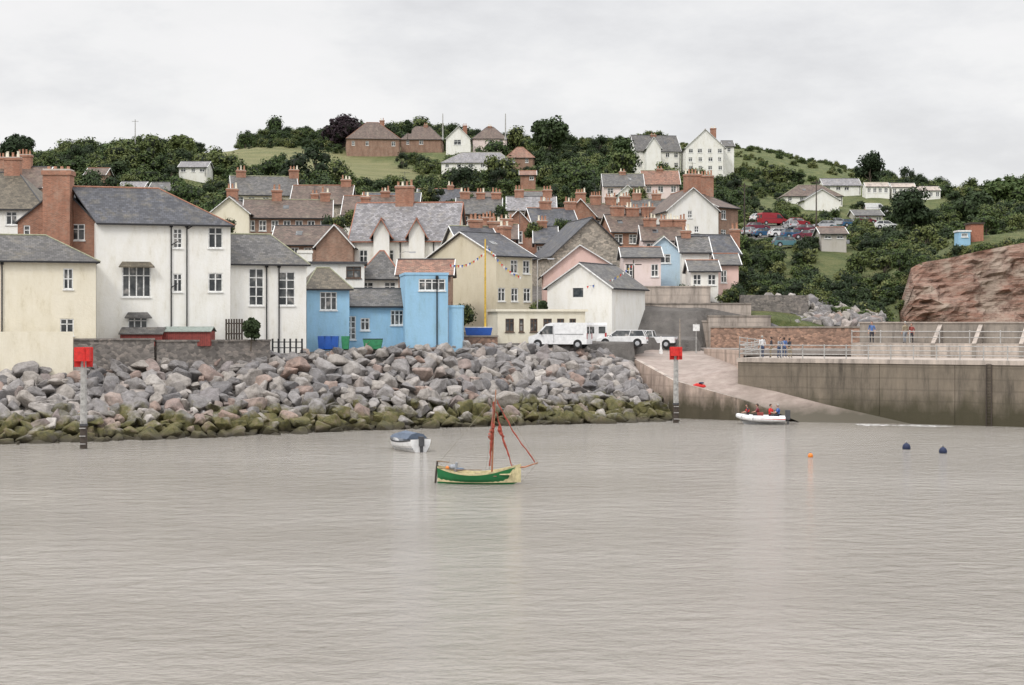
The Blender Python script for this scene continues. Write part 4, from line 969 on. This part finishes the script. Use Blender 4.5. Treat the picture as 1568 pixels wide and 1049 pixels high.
# ---------------------------------------------------------------- people
def person(loc,yaw,shirt,trouser,hair='hair',h=1.75,pose='stand',vest=None):
    root=empty('person'); k=h
    if pose=='sit':
        J={'pel':(0,0,.10),'sp':(0.01,0,.22),'ch':(.03,0,.34),'nk':(.04,0,.45),'hd':(.05,0,.49),
           'shL':(.03,.11,.41),'elL':(.10,.15,.27),'wrL':(.22,.10,.24),'hpL':(.0,.055,.09),'knL':(.24,.08,.12),'anL':(.26,.08,-.10),'toL':(.34,.09,-.13)}
    elif pose=='lean':
        J={'pel':(0,0,.52),'sp':(.03,0,.62),'ch':(.08,0,.72),'nk':(.13,0,.82),'hd':(.15,0,.86),
           'shL':(.11,.11,.79),'elL':(.18,.15,.64),'wrL':(.30,.10,.62),'hpL':(0,.055,.49),'knL':(.02,.06,.27),'anL':(-.02,.065,.05),'toL':(.07,.07,.02)}
    else:
        J={'pel':(0,0,.52),'sp':(.005,0,.62),'ch':(.0,0,.73),'nk':(0,0,.83),'hd':(.01,0,.87),
           'shL':(0,.11,.80),'elL':(-.02,.145,.63),'wrL':(.05,.15,.49),'hpL':(0,.055,.49),'knL':(.015,.06,.27),'anL':(-.01,.065,.05),'toL':(.07,.075,.02)}
    for a in list(J):
        if a.endswith('L'): 
            p=J[a]; dx=.0
            if pose=='stand' and a in('knL','anL','toL'): dx=.05
            J[a[:-1]+'R']=(p[0]+dx,-p[1],p[2])
    rad={'pel':.08,'sp':.072,'ch':.082,'nk':.032,'hd':.03,'sh':.040,'el':.029,'wr':.02,'hp':.058,'kn':.04,'an':.027,'to':.022}
    names=list(J); E=[('pel','sp'),('sp','ch'),('ch','nk'),('nk','hd')]
    for s in'LR': E+=[('ch','sh'+s),('sh'+s,'el'+s),('el'+s,'wr'+s),('pel','hp'+s),('hp'+s,'kn'+s),('kn'+s,'an'+s),('an'+s,'to'+s)]
    me=bpy.data.meshes.new('sk'); me.from_pydata([Vector(J[n])*k for n in names],[(names.index(a),names.index(c)) for a,c in E],[])
    o=bpy.data.objects.new('sk',me); col.objects.link(o)
    o.modifiers.new('s','SKIN'); sv=me.skin_vertices[0].data
    for i,n in enumerate(names):
        rr_=rad[n if n in rad else n[:-1]]*k; sv[i].radius=(rr_,rr_*(.8 if n in('sp','ch','pel') else 1)); sv[i].use_root=(n=='pel')
    ss=o.modifiers.new('u','SUBSURF'); ss.levels=1
    bpy.context.view_layer.update(); dg=bpy.context.evaluated_depsgraph_get(); nm=bpy.data.meshes.new_from_object(o.evaluated_get(dg))
    bpy.data.objects.remove(o)
    ml=[shirt,trouser,'skin','black']
    for m in ml: nm.materials.append(M(m))
    samp=[]
    for a,c in E:
        for t in(0,.33,.66,1):
            p=Vector(J[a]).lerp(Vector(J[c]),t)*k
            q=0
            if a[:2] in('hp','kn') or (a=='pel' and c!='sp'): q=1
            if a[:2]=='an': q=3
            if a[:2]=='el' or (a=='nk'): q=2
            samp.append((p,q))
    for f in nm.polygons:
        f.use_smooth=True; f.material_index=min(samp,key=lambda s:(s[0]-f.center).length_squared)[1]
    ob=bpy.data.objects.new('body',nm); link(ob,root)
    b=MB(); hc=Vector(J['hd'])*k+Vector((.01,0,.062*k)); r=.062*k
    b.ball(hc,r,'skin',(1.,.82,1.2),14,10); b.ball(hc+Vector((-.012*k,0,.014*k)),r*1.06,hair,(1.,.86,1.12),14,10)
    b.ball(hc+Vector((r*1.02,0,-.01*k)),.011*k,'skin',(1,.7,1.2),6,5)
    for sd in(-1,1):
        b.ball(hc+Vector((r*.93,sd*r*.33,.004*k)),.006*k,'black',nu=6,nv=4); b.ball(hc+Vector((0,sd*r*.84,0)),.014*k,'skin',(.6,.4,1.1),6,5)
    b.ball(hc+Vector((r*.88,0,-.035*k)),.012*k,'terracotta',(.4,1,.3),6,4)
    b.build('head',root,True); b=MB()
    for s,sd in(('L',1),('R',-1)):
        w_=Vector(J['wr'+s])*k; e_=Vector(J['el'+s])*k; d_=(w_-e_).normalized(); sx=d_.orthogonal().normalized()
        b.tube([w_,w_+d_*.035*k,w_+d_*.06*k],[.017*k,.024*k,.018*k],'skin',8)
        for i in range(4):
            o_=sx*(i-1.5)*.010*k; ln=(.04,.046,.043,.034)[i]*k; b.tube([w_+d_*.055*k+o_,w_+d_*(.055*k+ln*.5)+o_,w_+d_*(.05*k+ln)+o_+d_.cross(sx)*.01*k],[.0055*k,.005*k,.004*k],'skin',5)
        b.tube([w_+d_*.025*k+sx*.018*k,w_+d_*.04*k+sx*.035*k,w_+d_*.058*k+sx*.038*k],[.007*k,.006*k,.005*k],'skin',5)
    b.build('hands',root,True)
    if vest:
        b=MB(); c=Vector(J['ch'])*k; b.ball(c-Vector((0,0,.02*k)),.1*k,vest,(.95,1.1,1.05),12,8); b.build('life_jacket',root,True)
    root.location=loc; root.rotation_euler=(0,0,yaw)
def onpier(px,v,z): 
    u=ray_u(pL(0,v,0),PU,px); return pL(u,v,z)
person(onpier(1167,1.4,PT),1.8,'shirtwhite','denim','greyhair',h=1.85); person(onpier(1181,2.6,PT),2.8,'shirtdark','khaki'); person(onpier(1193,1.3,PT),-1.2,'shirtgrey','denim',h=1.75,pose='lean')
person(onpier(1209,2.8,PT),.4,'shirtdark','khaki',h=1.65); person(onpier(1335,10,6.3),-1.9,'shirtblue','shirtdark',h=1.85); person(onpier(1386,10,6.3),2.,'khaki','shirtgrey','greyhair',h=1.85); person(onpier(1396,10.2,6.3),-2.3,'redshed','shirtdark',h=1.7)
person(onpier(1201,4.,PT),1.2,'shirtblue','denim',h=1.7)
def inrib(x,y,yaw,s,v,h='hair'):
    a=math.radians(172); p=RB+Vector((x*math.cos(a)-y*math.sin(a),x*math.sin(a)+y*math.cos(a),.5)); person(p,a+yaw,s,'shirtdark',h,1.72,'sit',v)
inrib(1.0,.1,.2,'shirtdark','red'); inrib(.2,-.3,.0,'maroon','redshed'); inrib(-.7,.2,2.6,'red','red'); inrib(-1.4,-.1,.1,'shirtblue','blueplastic','greyhair')
b=MB(); c=P(1072,594,136.2)+V3(0,0,.2); b.tube([c+V3(-.6,0,0),c+V3(-.3,0,0),c+V3(.3,0,-.1),c+V3(.6,0,-.2)],[.05,.2,.2,.05],'red',8); b.ball(c+V3(.1,-.05,.22),.16,'navy',(1.5,1,.5)); b.build('red_kayak')
# ---------------------------------------------------------------- street furniture
def pole(name,px,d,topy,boty,r,mat,extra=None):
    b=MB(); a=P(px,boty,d); c=P(px,topy,d); b.cyl(a-V3(0,0,.5),a.lerp(c,.5),r,r*.85,mat,8); b.cyl(a.lerp(c,.5),c,r*.85,r*.6,mat,8); b.cyl(a-V3(0,0,.3),a+V3(0,0,.3),r*1.8,r*1.6,mat,8)
    if extra=='lamp': b.tube([c,c+V3(.5,-.2,.15),c+V3(1.1,-.3,.12)],[r*.5,r*.5,r*.5],mat,6); b.box(c+V3(.9,-.42,.03),(.6,0,0),(0,.24,0),(0,0,.12),'silver')
    if extra=='sign': b.box(c+V3(-.3,-.1,-.7),(.6,0,0),(0,.04,0),(0,0,.6),'frame')
    if extra=='cross': b.box(c+V3(-.8,-.05,-.5),(1.6,0,0),(0,.1,0),(0,0,.1),mat)
    b.build(name)
pole('telegraph_mast',207,400,183,232,.16,'metal','cross'); pole('radio_mast',678,460,174,212,.2,'metal'); pole('radio_mast',774,460,174,212,.2,'metal')
pole('yellow_lamp_post',743,141,366,528,.10,'yellow'); pole('street_lamp',823,146,398,500,.06,'metal','lamp'); pole('sign_post',1066,147,495,542,.05,'metal','sign'); pole('marker_post',1041,148,488,541,.09,'concrete')
pole('telegraph_pole',970,160,398,450,.09,'darkwood','cross'); pole('street_lamp',612,150,388,470,.06,'metal','lamp'); pole('white_bollard_post',1012,146,515,540,.1,'frame'); pole('telegraph_pole',1250,260,275,345,.12,'darkwood','cross'); pole('telegraph_pole',1140,230,280,370,.12,'darkwood','cross')
b=MB(); 
for px in range(416,470,9):
    d=127.6; p=P(px,541,d); b.box(p,(.13,0,0),(0,.13,0),(0,0,1.15),'black')
for z in(.4,.85): b.box(P(416,541,127.62)+V3(0,.02,z),(X(462,127.6)-X(416,127.6),0,0),(0,.06,0),(0,0,.07),'black')
b.build('black_railing')
b=MB()
for px in range(345,372,4): b.box(P(px,520,126),(.14,0,0),(0,.04,0),(0,0,1.6),'darkwood')
for z in(.4,1.2): b.box(P(345,520,126.05)+V3(0,0,z),(1.3,0,0),(0,.04,0),(0,0,.1),'darkwood')
b.build('wooden_fence')
def shed(name,pa,pb,d,top,eave,base,dep,wall,rf):
    r=empty(name); b=MB(); x0,x1=X(pa,d),X(pb,d); ze,zt,zb=Z(eave,d),Z(top,d),Z(base,d)
    b.box((x0,d,zb),(x1-x0,0,0),(0,dep,0),(0,0,ze-zb),wall)
    n=int((x1-x0)/.15)
    for k in range(n): b.box((x0+k*.15,d-.012,zb),(.012,0,0),(0,.01,0),(0,0,ze-zb),'black')
    b.build('walls',r); b=MB()
    b.slab([(x0-.1,d-.15,ze),(x1+.1,d-.15,ze),(x1+.1,d+dep/2,zt),(x0-.1,d+dep/2,zt)],.06,rf); b.slab([(x1+.1,d+dep+.15,ze),(x0-.1,d+dep+.15,ze),(x0-.1,d+dep/2,zt),(x1+.1,d+dep/2,zt)],.06,rf); b.build('roof',r)
shed('red_shed',184,248,122.9,501,511,530,1.8,'redshed','slate2'); shed('grey_green_shed',250,322,123.4,500,507,530,2,'redshed','paleshed')
def binx(name,px,d,base,mat,lid,w=.62,h=1.05):
    r=empty(name); p=P(px,base,d); b=MB()
    lo=[(-w*.4,-.3),(w*.4,-.3),(w*.4,.3),(-w*.4,.3)]; hi=[(x*1.25,y*1.25) for x,y in lo]
    L0=[p+V3(x,y,.08) for x,y in lo]; H0=[p+V3(x,y,h) for x,y in hi]
    for k in range(4): b.face([L0[k],L0[(k+1)%4],H0[(k+1)%4],H0[k]],mat)
    b.slab([q+V3(0,0,.08) for q in H0],.07,lid); b.cyl(p+V3(-w*.42,.3,.1),p+V3(w*.42,.3,.1),.1,.1,'tyre',10); b.build('wheelie_bin_body',r)
for k,px in enumerate((493,503,513)): binx('wheelie_bin',px,131.8,536,'blueplastic','blueplastic')
binx('wheelie_bin',529,132.2,536,'greenpaint','greenpaint'); binx('waste_skip',571,132.4,536,'greenpaint','black',1.6,.85)
binx('blue_tarpaulin_crate',733,141,523,'blueplastic','paintwhite',2.4,1.2)
b=MB()
for (pa,ya,pb,yb,d) in((690,405,743,385,140.5),(743,372,800,425,141.2),(900,438,975,400,150)):
    a,c=P(pa,ya,d),P(pb,yb,d+2); n=18; pts=[a.lerp(c,k/n)-V3(0,0,.5*math.sin(math.pi*k/n)) for k in range(n+1)]
    for k in range(n):
        b.cyl(pts[k],pts[k+1],.012,.012,'rope',4); m=['red','paintwhite','blueplastic','yellow'][k%4]; q=pts[k]; b.face([q+V3(-.09,0,0),q+V3(.09,0,0),q+V3(0,0,-.26)],m)
b.build('bunting')
b=MB()
for px,py,d in((620,284,174),(369,260,240),(450,259,242),(912,300,250),(945,316,226),(1060,266,218),(796,345,156),(995,334,206),(482,300,228)):
    p=P(px,py,d); b.cyl(p-V3(0,0,.3),p+V3(0,0,1.5),.025,.025,'darkgrey',5); b.cyl(p+V3(-.5,0,1.4),p+V3(.5,.1,1.4),.015,.015,'darkgrey',4)
    for k in range(5): b.cyl(p+V3(-.45+k*.2,-.25,1.4),p+V3(-.45+k*.2,.25,1.4),.012,.012,'darkgrey',4)
b.build('tv_aerials')
# ---------------------------------------------------------------- world, sun, camera
wd=bpy.data.worlds.new('World'); bpy.context.scene.world=wd; wd.use_nodes=True; nt=wd.node_tree; nn=nt.nodes; ll=nt.links
class WT(NT):
    def __init__(s): s.t=nt; s.n=nn; s.l=ll; s.b=None
t=WT(); bg=nn['Background']
sky=nn.new('ShaderNodeTexSky'); sky.sky_type='NISHITA'; sky.sun_disc=False; sky.sun_elevation=math.radians(44); sky.sun_rotation=math.radians(215)
tc=nn.new('ShaderNodeTexCoord'); sx=nn.new('ShaderNodeSeparateXYZ'); ll.new(tc.outputs['Generated'],sx.inputs[0])
el=t.math('MAXIMUM',sx.outputs[2],0.)
n=t.noise(t.mapping(tc.outputs['Generated'],(1.,1.,2.6)),5.5,7,.6)
cl=t.ramp(n,[(.34,(.80,.80,.81)),(.46,(.89,.89,.895)),(.56,(.97,.965,.96)),(.66,(1.,.99,.985))])
grad=t.ramp(el,[(0.,(.405,.402,.400)),(.08,(.375,.374,.374)),(.22,(.355,.355,.358)),(.5,(.62,.62,.625)),(1.,(.93,.93,.96))])
mult=t.mix(1.,cl,grad,'MULTIPLY')
sc_=nn.new('ShaderNodeVectorMath'); sc_.operation='SCALE'; sc_.inputs['Scale'].default_value=26.; ll.new(mult,sc_.inputs[0])
ll.new(t.mix(.95,sky.outputs[0],sc_.outputs[0]),bg.inputs['Color']); bg.inputs['Strength'].default_value=.1
sl=bpy.data.lights.new('sun','SUN'); sl.energy=1.4; sl.angle=math.radians(14); sl.color=(1,.96,.90); so=bpy.data.objects.new('sun',sl); link(so)
az=math.radians(215); e=math.radians(44); dirv=Vector((math.sin(az)*math.cos(e),math.cos(az)*math.cos(e),math.sin(e))); so.rotation_euler=dirv.to_track_quat('Z','Y').to_euler()
cam=bpy.data.cameras.new('camera'); co=bpy.data.objects.new('camera',cam); link(co); co.location=(0,0,H); co.rotation_euler=(math.radians(90),0,0)
cam.sensor_width=36; cam.lens=F/1568*36; cam.shift_y=-(524.5-HY)/1568; cam.clip_start=.5; cam.clip_end=4000
sc=bpy.context.scene; sc.camera=co; sc.view_settings.view_transform='Standard'; sc.view_settings.look='None'; sc.view_settings.exposure=0
print('objs',len(bpy.data.objects))
